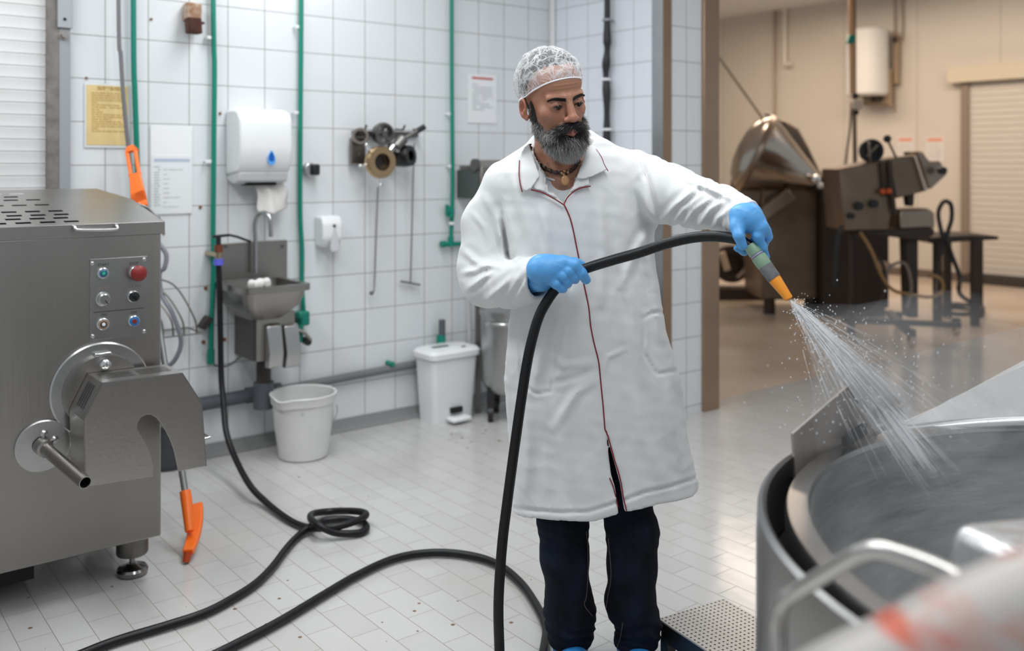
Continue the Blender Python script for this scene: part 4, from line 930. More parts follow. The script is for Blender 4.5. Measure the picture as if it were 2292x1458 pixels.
mb = MB()
mb.tube(spline([P(1925,520,Yf), P(1950,560,Yf-.05), P(1975,620,Yf-.05), P(2000,650,Yf-.02), P(2040,660,Yf), P(2085,665,Yf), P(2110,650,Yf), P(2105,625,Yf), P(2080,615,Yf)],6), .014, 8)
mb.build('hose', mat('ochre_hose', (.30,.17,.06), .5), t)
MB().tube(spline([P(1915,525,Yf), P(1940,560,Yf), P(1975,590,Yf-.05), P(1980,640,Yf-.02), P(1968,680,Yf), P(1930,705,Yf), P(1895,700,Yf)],6), .014, 8).build('hose', fst_d, t)
MB().tube(spline([P(1985,640,Yf), P(1990,600,Yf), P(2025,590,Yf), P(2040,640,Yf), P(2030,690,Yf)],6), .012, 8).build('hose', mat('grey_hose', (.2,.17,.14), .5), t)
slab([(1968,588),(1992,586),(2006,600),(2000,610),(1972,606)], Yf+.1,.12,'motor', mat('pinkish_motor', (.50,.32,.22), .5), t, bevel=.02)
# side table with dark top and a coiled black hose
Yt = 8.4
t = thing('side_table', 'low dark table with round feet beside the far roller door', 'table', W0, (P(2150,0,Yt).x, Yt+.3, 0))
slab([(2072,533),(2175,526),(2236,529),(2236,537),(2175,540),(2086,546)], Yt, .5, 'table_top', fst_d, t)
for px, dy in ((2098,.05),(2182,.0),(2120,.45),(2190,.45)):
    q = P(px, 0, Yt+dy); MB().box(q.x-.03,q.x+.03,Yt+dy-.03,Yt+dy+.03,0,P(0,538,Yt).z).build('leg', fst_d, t)
t = thing('black_hose_coil', 'black hose draped over the far side table and coiled on the floor', 'hose', W0, (P(2150,0,8.2).x, 8.2, 0))
g = W0.floor(2155, 702); mb = MB()
mb.tube(spline([P(2110,530,8.3), P(2100,480,8.35), P(2112,452,8.35), P(2128,458,8.35), P(2130,490,8.35), P(2120,530,8.3), P(2130,570,8.28), P(2148,620,8.25), P(2150,660,8.2), g+Vector((.2,0,.02)), g+Vector((.0,.3,.02)), g+Vector((-.25,.05,.02)), g+Vector((-.05,-.15,.02)), g+Vector((.22,.05,.05)), g+Vector((.02,.28,.05)), g+Vector((-.2,.05,.05))], 7), .02, 8)
mb.build('hose_run', black, t)
MB().tube(spline([P(2118,520,8.3), P(2108,560,8.3), P(2098,620,8.25), P(2095,680,8.1), g+Vector((-.28,-.05,.02))],6), .014, 8).build('second_run', black, t)
t = thing('black_cable', 'black cable hanging from the filling machine to the floor', 'cable', W0, P(1868,690,7.6))
MB().tube(spline([P(1885,505,7.6), P(1876,530,7.6), P(1870,590,7.6), P(1868,640,7.6)],6), .016, 8).build('cable_run', black, t)
# hose reel half hidden behind the pillar
Yr = 10.2
g = W0.floor(1640, 632)
t = thing('hose_reel', 'dark hose reel with a pale handle standing beside the opening', 'reel', W0, (P(1640,0,Yr).x, Yr, 0))
q = P(1634, 590, Yr); MB().lathe([(.12,0),(.2,0),(.2,.1),(.12,.1),(.12,0)], q, (0,-1,0), 28).lathe([(0,.05),(.13,.05)], q, (0,-1,0), 28).build('wheel', fst_d, t)
MB().tube([P(1616,565,Yr-.2), P(1628,605,Yr-.2)], .035).build('handle', mat('pale_wood', (.55,.42,.30), .6), t)
MB().box(q.x-.2,q.x+.4,Yr-.2,Yr+.1,0,.12).build('base', fst_d, t)
MB().tube(spline([P(1650,622,Yr-.2), P(1670,600,Yr-.2), P(1668,570,Yr-.2)],5), .02).build('hose', mat('grey_hose2', (.3,.24,.19), .5), t)
# white boiler on the panel wall with bracket, pole and conduits
def fd(px, py, off): return FD.at(px, py, off)
a = fd(1886,150,-.35); b_ = fd(1976,150,-.35); zt = fd(1935,64,-.35).z; zb_ = fd(1935,215,-.35).z
wb = b_.x-a.x
t = thing('boiler', 'tall white boiler mounted high on the cream wall of the far room', 'boiler', FD, ((a.x+b_.x)/2,-.2,zb_))
rb = wb*.35
MB().lathe([(0,zb_),(rb*.8,zb_),(rb,zb_+.03),(rb,zt-.03),(rb*.8,zt),(0,zt)], (a.x+rb,-rb-.01,0), n=36).lathe([(0,zb_),(rb*1.0,zb_),(rb*1.15,zb_+.03),(rb*1.15,zt-.03),(rb,zt),(0,zt)], (b_.x-rb*1.15,-rb*1.2-.03,0), n=36).build('boiler_body', mat('boiler_white', (.72,.70,.66), .4), t)
MB().cyl((a.x+rb*2,-rb,zb_-.07),(a.x+rb*2,-rb,zb_+.01),rb*.35).build('burner', fst_d, t)
c_ = fd(2010,88,-.1)
t = thing('wall_bracket', 'brown triangular bracket right of the white boiler', 'bracket', FD, fd(1990,200,-.1))
MB().prism([(b_.x+.0,-.1,zt-.05),(c_.x,-.1,c_.z+.03),(c_.x,-.1,c_.z-.03),(b_.x+.06,-.1,zb_+.15),(b_.x,-.1,zb_+.15)], (0,.08,0)).build('plate', mat('tan_bracket', (.36,.26,.17), .6), t, bevel=.01)
MB().ball((c_.x-.02,-.14,c_.z), .04, 10, 8).build('end_knob', fst_d, t)
q0 = fd(1935,225,-.12); q1 = fd(1990,225,-.12)
solo(MB().box(q0.x,q1.x,-.16,-.02,q0.z-.07,q0.z+.05).cyl((q1.x,-.1,q0.z-.1),(q1.x,-.1,q0.z+.4),.03), 'pipe_manifold', mat('tan_manifold', (.42,.31,.20), .5, .3), 'tan pipe manifold right under the white boiler', 'manifold', FD, (q0.x,-.1,q0.z-.07), bevel=.008)
Yp = 9.0
t = thing('utility_pole', 'thin brown vertical supply pole in front of the white boiler', 'pole', W0, P(1909,350,Yp))
MB().tube([P(1904,-40,Yp), P(1908,210,Yp)], .024, 12).build('copper_pipe', mat('copper_tan', (.52,.30,.15), .35, .5), t)
MB().tube([P(1911,-40,Yp+.06), P(1912,210,Yp+.06), P(1914,372,Yp+.06)], .02, 12).build('dark_pipe', fst, t)
MB().tube(spline([P(1906,230,Yp), P(1903,280,Yp), P(1897,330,Yp), P(1892,372,Yp)],5), .013, 8).build('hose', mat('tan_hose', (.33,.25,.18), .5), t)
q = P(1905,88,Yp-.04); MB().obox(q, (.035,0,0), (0,.03,0), (.01,0,.04)).build('green_valve', green, t, bevel=.012)
q = P(1918,234,Yp-.04); MB().obox(q, (.045,0,0), (0,.03,0), (0,0,.05)).build('junction_box', mat('beige_box', (.62,.52,.40), .5), t, bevel=.01)
MB().ball(P(1915,215,Yp-.03), .03, 10, 8).ball(P(1917,252,Yp-.03), .025, 10, 8).build('connector', black, t)
a = fd(1757,145,-.04)
solo(MB().tube([(a.x,-.04,a.z),(a.x,-.04,3.72)], .035, 12).tube([(a.x,-.04,a.z),(a.x+.12,-.06,a.z-.0)], .04, 12), 'conduit', mat('cream_conduit', (.72,.66,.58), .5), 'cream conduit ending in an elbow on the far panel wall', 'conduit', FD, a)
a = fd(1734,258,-.03)
solo(MB().tube([(a.x,-.03,a.z),(a.x,-.03,3.72)], .022, 10), 'thin_conduit', mat('tan_conduit', (.40,.32,.25), .5), 'thin tan conduit running down the far panel wall behind the tumbler', 'conduit', FD, a)
for (px, yb) in ((2003,250),(2020,90)):
    a = fd(px, yb, -.03)
    solo(MB().tube([(a.x,-.03,a.z),(a.x,-.03,3.72)], .014, 8), 'thin_conduit', mat('tan_conduit', (.40,.32,.25), .5), 'thin conduit coming down to the tan manifold' if px == 2003 else 'thin conduit coming down to the brown triangular bracket', 'conduit', FD, a)
a = P(1607,125,8.6); b_ = P(1716,278,9.2)
solo(MB().tube([a+(a-b_)*.2, b_], .012, 8), 'support_cable', mat('tan_cable', (.36,.28,.2), .6), 'thin cable slanting from the opening down to the tumbler lid', 'cable', W0, b_)
red_head = mat('red_heading', (.75,.30,.20), .8)
for px0, px1, py0, py1, lb in ((2008,2045,306,352,'left of the two notices on the far cream wall'),(2072,2113,306,362,'right of the two notices on the far cream wall')):
    t, a_, b2, zb_, zt = sheet(FD, px0, px1, py0, py1, -.006, lb, mat('far_paper', (.74,.70,.66), .7), grp='notices on the far wall')
    MB().box(a_+.02, b2-.02, -.0085, -.006, zt-.06, zt-.02).build('heading', red_head, t)
    txt_lines(FD, a_+.03, b2-.03, zb_+.03, zt-.08, -.0085, 9, mat('far_ink', (.55,.50,.46), .8), t, 'print', 9, hh=.3)
# ---------------------------------------------------------------- signed-distance modelling of the person
def surface_net(fn, lo, hi, res):
    lo = np.array(lo, float); hi = np.array(hi, float); n = np.ceil((hi-lo)/res).astype(int)+1
    xs = [lo[i]+np.arange(n[i])*res for i in range(3)]
    G = np.empty(n, np.float32)
    step = max(1, int(600000/(n[1]*n[2])))
    for i0 in range(0, n[0], step):
        X, Y, Z = np.meshgrid(xs[0][i0:i0+step], xs[1], xs[2], indexing='ij')
        G[i0:i0+step] = fn(X.astype(np.float32), Y.astype(np.float32), Z.astype(np.float32))
    G[0], G[-1], G[:,0], G[:,-1], G[:,:,0], G[:,:,-1] = 1, 1, 1, 1, 1, 1
    ins = G < 0
    c = np.zeros(tuple(n-1), np.int8)
    for a in (0,1):
        for b in (0,1):
            for d in (0,1): c += ins[a:n[0]-1+a, b:n[1]-1+b, d:n[2]-1+d]
    act = (c > 0) & (c < 8); idx = -np.ones(act.shape, int); I = np.argwhere(act); idx[act] = np.arange(len(I))
    acc = np.zeros((len(I),3)); cnt = np.zeros(len(I))
    corners = [(a,b,d) for a in (0,1) for b in (0,1) for d in (0,1)]
    for p in corners:
        for ax in range(3):
            if p[ax]: continue
            q = list(p); q[ax] = 1
            ga = G[I[:,0]+p[0], I[:,1]+p[1], I[:,2]+p[2]]; gb = G[I[:,0]+q[0], I[:,1]+q[1], I[:,2]+q[2]]
            m = (ga < 0) != (gb < 0); t = np.where(m, ga/np.where(m, ga-gb, 1), 0)
            pt = np.tile(np.array(p, float), (len(I),1)); pt[:,ax] += t
            acc[m] += pt[m]; cnt[m] += 1
    V = (I+acc/cnt[:,None])*res+lo
    Q = []
    for ax in range(3):
        b, c2 = (ax+1) % 3, (ax+2) % 3
        s0 = [slice(1,-1)]*3; s0[ax] = slice(0,-1); s1 = [slice(1,-1)]*3; s1[ax] = slice(1,None)
        A = ins[tuple(s0)]; B = ins[tuple(s1)]
        E = np.argwhere(A != B); 
        if not len(E): continue
        off = np.array([1,1,1]); off[ax] = 0; E = E+off
        flip = ins[E[:,0],E[:,1],E[:,2]]
        def cell(db, dc):
            e = E.copy(); e[:,b] -= db; e[:,c2] -= dc; return idx[e[:,0],e[:,1],e[:,2]]
        q = np.stack([cell(1,1), cell(0,1), cell(0,0), cell(1,0)], 1)
        q[~flip] = q[~flip][:, ::-1]; Q.append(q)
    return V, np.concatenate(Q)
def relax(V, Q, it=1, lam=.5):
    for _ in range(it):
        acc = np.zeros_like(V); cnt = np.zeros(len(V))
        for a, b in ((0,1),(1,2),(2,3),(3,0)):
            for u, w_ in ((a,b),(b,a)):
                np.add.at(acc, Q[:,u], V[Q[:,w_]]); np.add.at(cnt, Q[:,u], 1)
        V = V+(acc/np.maximum(cnt,1)[:,None]-V)*lam
    return V
def mesh_from(name, V, Q, m, parent, colors=None, smooth=True, label=None):
    off = np.array(BASE[parent.name]); me = bpy.data.meshes.new(name)
    V = np.asarray(V)-off; Q = np.asarray(Q)
    me.vertices.add(len(V)); me.vertices.foreach_set('co', V.astype(np.float32).ravel())
    k = Q.shape[1]; me.loops.add(len(Q)*k); me.loops.foreach_set('vertex_index', Q.astype(np.int32).ravel())
    me.polygons.add(len(Q)); me.polygons.foreach_set('loop_start', (np.arange(len(Q))*k).astype(np.int32))
    me.update(calc_edges=True); me.validate()
    me.materials.append(m)
    if smooth: me.shade_smooth()
    if colors is not None:
        ca = me.color_attributes.new('Col', 'FLOAT_COLOR', 'POINT'); c4 = np.ones((len(V),4), np.float32); c4[:,:3] = colors; ca.data.foreach_set('color', c4.ravel())
    o = bpy.data.objects.new(name, me); COL.objects.link(o); o.parent = parent; BASE[o.name] = Vector(off)
    if label: o['label'] = label
    return o
def smin(a, b, k):
    h = np.clip(.5+.5*(b-a)/k, 0, 1); return b+(a-b)*h-k*h*(1-h)
def smax(a, b, k): return -smin(-a, -b, k)
def cap(X, Y, Z, a, b, ra, rb, flat=None):
    ab = np.array(b)-np.array(a); L2 = float(ab@ab)
    px, py, pz = X-a[0], Y-a[1], Z-a[2]
    h = np.clip((px*ab[0]+py*ab[1]+pz*ab[2])/L2, 0, 1)
    return np.sqrt((px-h*ab[0])**2+(py-h*ab[1])**2+(pz-h*ab[2])**2)-(ra+(rb-ra)*h)
def chain(X, Y, Z, pts, k=.006):
    d = None
    for (a, ra), (b, rb) in zip(pts[:-1], pts[1:]):
        e = cap(X, Y, Z, a, b, ra, rb); d = e if d is None else smin(d, e, k)
    return d
def ell(X, Y, Z, c, r):
    k0 = np.sqrt(((X-c[0])/r[0])**2+((Y-c[1])/r[1])**2+((Z-c[2])/r[2])**2)
    k1 = np.sqrt(((X-c[0])/r[0]**2)**2+((Y-c[1])/r[1]**2)**2+((Z-c[2])/r[2]**2)**2)
    return k0*(k0-1)/np.maximum(k1, 1e-6)
def sn(X, Y, Z, f, seed=0):       # cheap smooth noise, roughly -1..1
    r = np.random.RandomState(seed); out = 0
    for i in range(4):
        d = r.normal(size=3); d /= np.linalg.norm(d); d2 = r.normal(size=3); d2 /= np.linalg.norm(d2)
        ph = r.uniform(0, 6.28, 2)
        out = out+np.sin((X*d[0]+Y*d[1]+Z*d[2])*f*(1+.35*i)+ph[0]+1.3*np.sin((X*d2[0]+Y*d2[1]+Z*d2[2])*f*.7+ph[1]))
    return out/4
def ridge(v): return 1-np.abs(v)*1.4
def V3(px, py, Y): return tuple(P(px, py, Y))
skin = mat('skin', (.36,.17,.105), .42, sss=.12, bump=.12, bscale=220, attr='Col')
cloth = mat('white_coat_cotton', (.72,.73,.73), .85, bump=.30, bscale=13, sheen=.1, stretch=(1,1,.6))
root = thing('person', 'bearded man in white coat, hair net and blue gloves rinsing with the hose', 'person', W0, (.22, 2.68, 0))
# ---- coat
rows = [(330,1225,1345,.075),(350,1185,1385,.095),(385,1135,1425,.115),(420,1112,1448,.125),(470,1112,1462,.133),(530,1122,1464,.137),(600,1136,1466,.138),(680,1142,1480,.14),(760,1136,1500,.147),(850,1127,1520,.156),(950,1132,1534,.165),(1050,1140,1549,.172),(1180,1148,1566,.18)]
YC = 2.69
rz = np.array([P(0,r[0],YC).z for r in rows])[::-1]
rcx = np.array([((r[1]+r[2])/2-CX)/F*YC for r in rows])[::-1]; ra_ = np.array([(r[2]-r[1])/2/F*YC for r in rows])[::-1]; rb_ = np.array([r[3] for r in rows])[::-1]
def torso(X, Y, Z, inset=0, n=2.4):
    cx = np.interp(Z, rz, rcx); a = np.interp(Z, rz, ra_)-inset; b = np.interp(Z, rz, rb_)-inset
    f = ((np.abs(X-cx)/a)**n+(np.abs(Y-YC)/b)**n)**(1/n)
    d = (f-1)*np.minimum(a, b)
    return smax(d, Z-(P(0,325,YC).z-inset), .03)
def tz(Z, z0, z1): return np.clip((Z-z0)/(z1-z0), 0, 1)
ARM_R = [(V3(1128,418,2.70),.066),(V3(1092,500,2.72),.072),(V3(1081,600,2.70),.072),(V3(1094,635,2.66),.066)]
FORE_R = [(V3(1086,632,2.67),.068),(V3(1145,636,2.57),.064),(V3(1212,620,2.475),.058)]
ARM_L = [(V3(1400,405,2.70),.078),(V3(1440,412,2.67),.082),(V3(1500,436,2.58),.079),(V3(1565,455,2.48),.066)]
FORE_L = [(V3(1558,453,2.49),.067),(V3(1612,464,2.38),.057),(V3(1671,489,2.27),.046)]
def along(X, Y, Z, pts):
    best = None; s = 0; S_ = 0
    for (a, _), (b, _) in zip(pts[:-1], pts[1:]):
        ab = np.array(b)-np.array(a); L_ = np.linalg.norm(ab)
        h = np.clip(((X-a[0])*ab[0]+(Y-a[1])*ab[1]+(Z-a[2])*ab[2])/L_**2, 0, 1)
        d = np.sqrt((X-a[0]-h*ab[0])**2+(Y-a[1]-h*ab[1])**2+(Z-a[2]-h*ab[2])**2)
        if best is None: best, s = d, h*L_
        else: m = d < best; s = np.where(m, S_+h*L_, s); best = np.minimum(best, d)
        S_ += L_
    return s
zh = [(-1,.455),(P(1150,0,2.62).x,.452),(P(1200,0,2.55).x,.468),(P(1260,0,2.52).x,.472),(P(1330,0,2.52).x,.474),(P(1400,0,2.52).x,.500),(P(1470,0,2.55).x,.514),(P(1562,0,2.66).x,.515),(2,.51)]
def inpoly(px, py, poly):
    d = None; inside = np.zeros(px.shape, bool); n = len(poly); dist = np.full(px.shape, 1e9, np.float32)
    for i in range(n):
        x0, y0 = poly[i]; x1, y1 = poly[(i+1)%n]
        c = ((y0 > py) != (y1 > py)) & (px < (x1-x0)*(py-y0)/((y1-y0) if y1 != y0 else 1e-9)+x0); inside ^= c
        L2 = (x1-x0)**2+(y1-y0)**2; h = np.clip(((px-x0)*(x1-x0)+(py-y0)*(y1-y0))/L2, 0, 1)
        dist = np.minimum(dist, np.hypot(px-x0-h*(x1-x0), py-y0-h*(y1-y0)))
    return np.where(inside, -dist, dist)     # pixels
VNECK = [(1193,300),(1196,335),(1212,372),(1238,420),(1263,459),(1278,425),(1293,395),(1306,368),(1318,345),(1345,300)]
SLIT = [(1356,965),(1362,990),(1376,1040),(1387,1080),(1402,1180),(1387,1180),(1376,1090),(1367,1060),(1362,1020)]
# the slit and neck opening are cut through the front panel in the coat's own plane
def front_uv(X, Z, Yp): return CX+F*X/Yp, HZ+F*(CAMZ-Z)/Yp
FOLDS = [(4,-.0035,[(1434,705),(1440,740),(1440,790),(1470,838),(1518,830)]),(4,-.003,[(1436,715),(1462,700),(1492,700)]),(4,-.003,[(1163,770),(1168,820),(1168,860),(1200,882),(1236,876),(1240,810),(1238,765)]),(4,-.0045,[(1120,1134),(1180,1142),(1250,1148),(1320,1146),(1386,1124),(1398,1120),(1440,1104),(1500,1090),(1545,1076),(1580,1060)]),(5,.003,[(1405,780),(1360,800),(1345,850)]),(9,.005,[(1335,850),(1290,880),(1240,960)]),(8,.004,[(1230,790),(1262,820),(1320,812)]),(7,-.004,[(1230,860),(1290,845),(1335,825)]),
 (6,.005,[(1113,470),(1120,530),(1130,582)]),(7,-.005,[(1124,500),(1136,570),(1150,590)]),(7,.006,[(1036,560),(1070,590),(1120,596)]),(6,.006,[(1036,612),(1066,604),(1098,594)]),(6,.006,[(1046,648),(1075,626),(1102,606)]),
 (7,.006,[(1088,672),(1120,646),(1152,618)]),(6,.005,[(1130,666),(1152,636),(1172,606)]),(5,.004,[(1160,660),(1180,630),(1186,600)]),(6,.004,[(1060,480),(1085,510),(1100,560)]),(7,.004,[(1085,440),(1105,480),(1118,540)]),
 (12,.007,[(1242,665),(1218,760),(1192,880)]),(12,.006,[(1290,640),(1266,760),(1250,860)]),(13,.007,[(1388,560),(1418,700),(1438,860)]),(10,.006,[(1440,530),(1464,640),(1478,760)]),(9,.006,[(1462,500),(1425,560),(1392,640)]),
 (12,.005,[(1152,400),(1182,500),(1200,575)]),(10,.005,[(1340,440),(1352,560),(1345,680)]),(9,.004,[(1215,470),(1225,520),(1228,570)]),(14,.007,[(1170,900),(1180,1000),(1172,1120)]),(16,.006,[(1250,900),(1262,1000),(1290,1110)]),
 (14,.006,[(1420,880),(1440,980),(1480,1080)]),(12,.005,[(1490,850),(1505,950),(1530,1060)]),(7,.006,[(1471,507),(1512,460),(1560,420)]),(6,.006,[(1500,508),(1530,470),(1572,440)]),(6,.006,[(1529,506),(1552,470),(1590,445)]),(6,.006,[(1560,512),(1588,470),(1622,446)]),
 (5,.004,[(1590,520),(1606,490),(1640,462)]),(6,.005,[(1560,408),(1600,426),(1648,450)]),(5,.004,[(1530,400),(1580,420),(1620,440)]),(8,.005,[(1430,420),(1450,470),(1468,500)]),(6,-.004,[(1432,350),(1448,400),(1466,470)])]
def coat(X, Y, Z):
    d = torso(X, Y, Z)
    d = smin(d, chain(X, Y, Z, [(V3(1235,345,2.71),.06),(V3(1135,405,2.71),.062)]), .05)
    d = smin(d, chain(X, Y, Z, [(V3(1300,345,2.71),.06),(V3(1405,388,2.71),.062)]), .05)
    # collar stand
    d = smin(d, chain(X, Y, Z, [(V3(1215,330,2.74),.045),(V3(1300,325,2.74),.05)]), .03)
    # torso folds
    fv = sn(X*1.0, Y*.6, Z*.28, 30, 3)                       # long vertical folds
    fx = sn(X+Z*.5, Y, Z, 22, 5)
    lowr = tz(Z, 1.1, .6)
    d = d-(.0055*fv*(.3+.9*lowr)+.003*fx+.0012*sn(X,Y,Z,75,31))
    crease = np.clip(ridge(sn(X, Y, Z*1.2, 38, 9)), 0, 1)**5
    d = d-.0012*crease
    # dragging folds from the right arm across the waist
    # sleeves
    def sleeve(d, up, fo, s1, amp):
        nonlocal X, Y, Z
        su = along(X, Y, Z, up); a = chain(X, Y, Z, up, .02)
        wu = sn(X, Y, Z, 24, s1); e_ = np.array(fo[-1][0]); tp = np.clip((np.sqrt((X-e_[0])**2+(Y-e_[1])**2+(Z-e_[2])**2)-.02)/.05, 0, 1)
        a = a-amp*.55*ridge(np.sin(su*30+wu*2.6+X*20))*.8-amp*.8*sn(X,Y,Z,24,s1+4)
        sf = along(X, Y, Z, fo); b = chain(X, Y, Z, fo, .02)
        wf = sn(X, Y, Z, 26, s1+1)
        b = b-tp*(amp*.7*ridge(np.sin(sf*48+wf*2.8-Z*30))*.8+amp*.6*sn(X,Y,Z,32,s1+7))
        return a, b
    a, b = sleeve(d, ARM_R, FORE_R, 11, .0042); 
    arm = smin(a, b, .022)
    d = smin(d, arm, .012)
    a, b = sleeve(d, ARM_L, FORE_L, 21, .0045)
    arm2 = smin(a, b, .02); d = smin(d, arm2, .03)
    # shoulder seam puff on the raised arm
    d = smin(d, chain(X, Y, Z, [(V3(1428,352,2.69),.018),(V3(1438,372,2.66),.022)]), .018)
    fpx = CX+F*X/np.maximum(Y,1.9); fpy = HZ+F*(CAMZ-Z)/np.maximum(Y,1.9); front = 1/(1+np.exp((Y-2.72)/.02)); fold = 0
    for w_, am, pts in FOLDS:
        dist = None; hh = None
        for k in range(len(pts)-1):
            (x0,y0),(x1,y1) = pts[k], pts[k+1]; L2 = (x1-x0)**2+(y1-y0)**2; h = np.clip(((fpx-x0)*(x1-x0)+(fpy-y0)*(y1-y0))/L2, 0, 1)
            q = np.hypot(fpx-x0-h*(x1-x0), fpy-y0-h*(y1-y0)); tt = (k+h)/(len(pts)-1)
            if dist is None: dist, hh = q, tt
            else: hh = np.where(q < dist, tt, hh); dist = np.minimum(dist, q)
        tap_ = np.sin(np.clip(hh*.94+.03,0,1)*math.pi)**.6
        fold = fold+am*tap_*(np.exp(-(dist/w_)**2)-.35*np.exp(-((dist-w_*1.9)/(w_*.9))**2))
    d = d-fold*front*1.5
    # cuff openings
    for fo in (FORE_R, FORE_L):
        e = np.array(fo[-1][0]); q = np.array(fo[-2][0]); ax = (e-q)/np.linalg.norm(e-q); r = fo[-1][1]; ax0 = ax.copy()
        if fo is FORE_L: ax = ax+np.array([.42,.1,-.35]); ax /= np.linalg.norm(ax)
        else: ax = ax+np.array([.1,.0,-.38]); ax /= np.linalg.norm(ax)
        s = (X-e[0])*ax[0]+(Y-e[1])*ax[1]+(Z-e[2])*ax[2]
        near = np.sqrt((X-e[0])**2+(Y-e[1])**2+(Z-e[2])**2)-.12
        d = smax(d, -smax(-s, near, .001), .004)
        hole = smax(cap(X, Y, Z, tuple(e-ax0*.09), tuple(e+ax0*.06), r-.0105, r-.0105), near, .001)
        d = smax(d, -hole, .003)
    # hem
    zhv = np.interp(X, [a for a, _ in zh], [b for _, b in zh]); 
    d = smax(d, zhv-Z, .003)
    inner = smax(torso(X, Y, Z, .024)-.0, Z-.85, .02)
    d = smax(d, -inner, .002)
    yf = np.maximum(Y, 2.4)
    px, py = front_uv(X, Z, 2.54)
    v = inpoly(px, py, VNECK)*2.54/F
    d = smax(d, -smax(v, Y-2.665, .004), .004)
    neckhole = cap(X, Y, Z, V3(1250,300,2.665), V3(1250,420,2.64), .064, .075)
    d = smax(d, -neckhole, .004)
    s_ = inpoly(px, py, SLIT)*2.54/F
    d = smax(d, -smax(s_, Y-2.6, .002), .002)
    return d
V, Q = surface_net(coat, (-.22,2.14,.43), (.68,2.90,1.56), .0052)
V = relax(V, Q, 1, .4)
coat_o = mesh_from('lab_coat', V, Q, cloth, root)
off = np.array(BASE[root.name])
bvh = BVHTree.FromPolygons([tuple(v) for v in V], [tuple(int(i) for i in q) for q in Q])
CAM = Vector((0,0,CAMZ))
def hit(px, py, lift=0.0, tree=None):
    d = (P(px, py, 2.0)-CAM).normalized(); r = (tree or bvh).ray_cast(CAM, d)
    if r[0] is None: return None
    n = r[1] if r[1].dot(d) < 0 else -r[1]
    return r[0]+n*lift*.6-d*lift*.4
def surf_curve(pts, lift, n=8):
    out = []
    for p in spline([Vector((a, b, 0)) for a, b in pts], n):
        h = hit(p.x, p.y, lift)
        if h is not None: out.append(h)
    # smooth depth
    for _ in range(3): out = [out[0]]+[(out[i-1]+out[i]*2+out[i+1])/4 for i in range(1, len(out)-1)]+[out[-1]]
    return out
red = mat('red_piping', (.20,.004,.010), .7)
def piping(pts, r=.0017, lift=.0015, name='piping', par=None, m=None):
    c = surf_curve(pts, lift)
    if len(c) > 2: return MB().tube(c, r, 8).build(name, m or red, par or coat_o, label='dark red piping' if m is None else None)
piping([(1263,459),(1275,485),(1283,515),(1290,550),(1296,580),(1301,610),(1310,650),(1318,690),(1322,730),(1330,770),(1340,810),(1345,860),(1350,910),(1354,960),(1357,966),(1359,974)])
piping([(1360,974),(1366,994),(1376,1030),(1389,1075),(1396,1115),(1403,1146)], lift=.003); piping([(1364,1070),(1374,1095),(1384,1146)], lift=.003, r=.0014)
# lapels and collar leaves: cloth patches lying on the coat
def patch(poly, lift, name, m, parent, dens=5, thick=.0035, curl=None, tree=None):
    poly = [Vector((a, b)) for a, b in poly]
    xs = [p.x for p in poly]; ys = [p.y for p in poly]
    bm = bmesh.new()
    # dense boundary
    bd = []
    for i in range(len(poly)):
        a, b = poly[i], poly[(i+1)%len(poly)]; k = max(1, int((b-a).length/dens))
        bd += [a.lerp(b, j/k) for j in range(k)]
    from mathutils.geometry import delaunay_2d_cdt
    pts = list(bd); PX = [p.x for p in poly]; PY = [p.y for p in poly]
    gx = np.arange(min(xs)+dens*.5, max(xs), dens); gy = np.arange(min(ys)+dens*.5, max(ys), dens)
    A, B = np.meshgrid(gx, gy); D = inpoly(A.astype(np.float32), B.astype(np.float32), [(p.x,p.y) for p in poly])
    pts += [Vector((a, b)) for a, b, d in zip(A.ravel(), B.ravel(), D.ravel()) if d < -dens*.5]
    n = len(bd); vs, es, fs, *_ = delaunay_2d_cdt(pts, [], [list(range(n))], 1, 1e-5)
    out = []; last = None
    for v in vs:
        l = lift if curl is None else lift+curl(v.x, v.y)
        h = hit(v.x, v.y, 0, tree)
        out.append([v, h, l])
    known = [(o_[0], o_[1].y) for o_ in out if o_[1] is not None]
    med = float(np.median([k[1] for k in known])) if known else 2.56
    res = []
    for v, h, l in out:
        Yd = h.y if h is not None and abs(h.y-med) < .05 else None
        if Yd is None:
            c = sorted(known, key=lambda k: (k[0]-v).length_squared)[:4]; Yd = sum(k[1] for k in c)/len(c) if c else med
            Yd = min(max(Yd, med-.05), med+.05)
        res.append(P(v.x, v.y, Yd-l))
    # smooth
    me = MB(); me.v = [tuple(v) for v in res]; me.f = [tuple(f) for f in fs]
    o = me.build(name, m, parent, smooth=60)
    sm = o.modifiers.new('smooth', 'SMOOTH'); sm.iterations = 6; sm.factor = .5
    so = o.modifiers.new('solid', 'SOLIDIFY'); so.thickness = thick; so.offset = 1
    return o
lapL = [(1190,424),(1213,430),(1240,444),(1262,459),(1250,436),(1236,412),(1222,388),(1206,372),(1196,400)]
lapR = [(1262,459),(1270,443),(1283,430),(1300,421),(1322,417),(1322,400),(1312,385),(1300,385),(1286,410),(1274,432)]
colL = [(1164,345),(1162,392),(1165,415),(1169,430),(1180,430),(1192,424),(1201,408),(1212,395),(1204,375),(1197,352),(1190,330),(1184,318),(1172,328)]
colR = [(1318,345),(1335,352),(1340,370),(1348,380),(1361,384),(1356,370),(1346,345),(1334,330),(1325,322),(1316,330),(1308,350),(1296,372),(1290,392),(1302,400),(1322,398),(1342,394),(1356,386),(1345,378)]
colR = [(1312,330),(1326,322),(1337,332),(1347,350),(1353,368),(1362,383),(1345,389),(1323,399),(1304,404),(1288,402),(1298,378),(1307,352)]
patch(lapL, .008, 'lapel', cloth, coat_o); patch(lapR, .008, 'lapel', cloth, coat_o)
patch(colL, .015, 'collar', cloth, coat_o); patch(colR, .016, 'collar', cloth, coat_o)
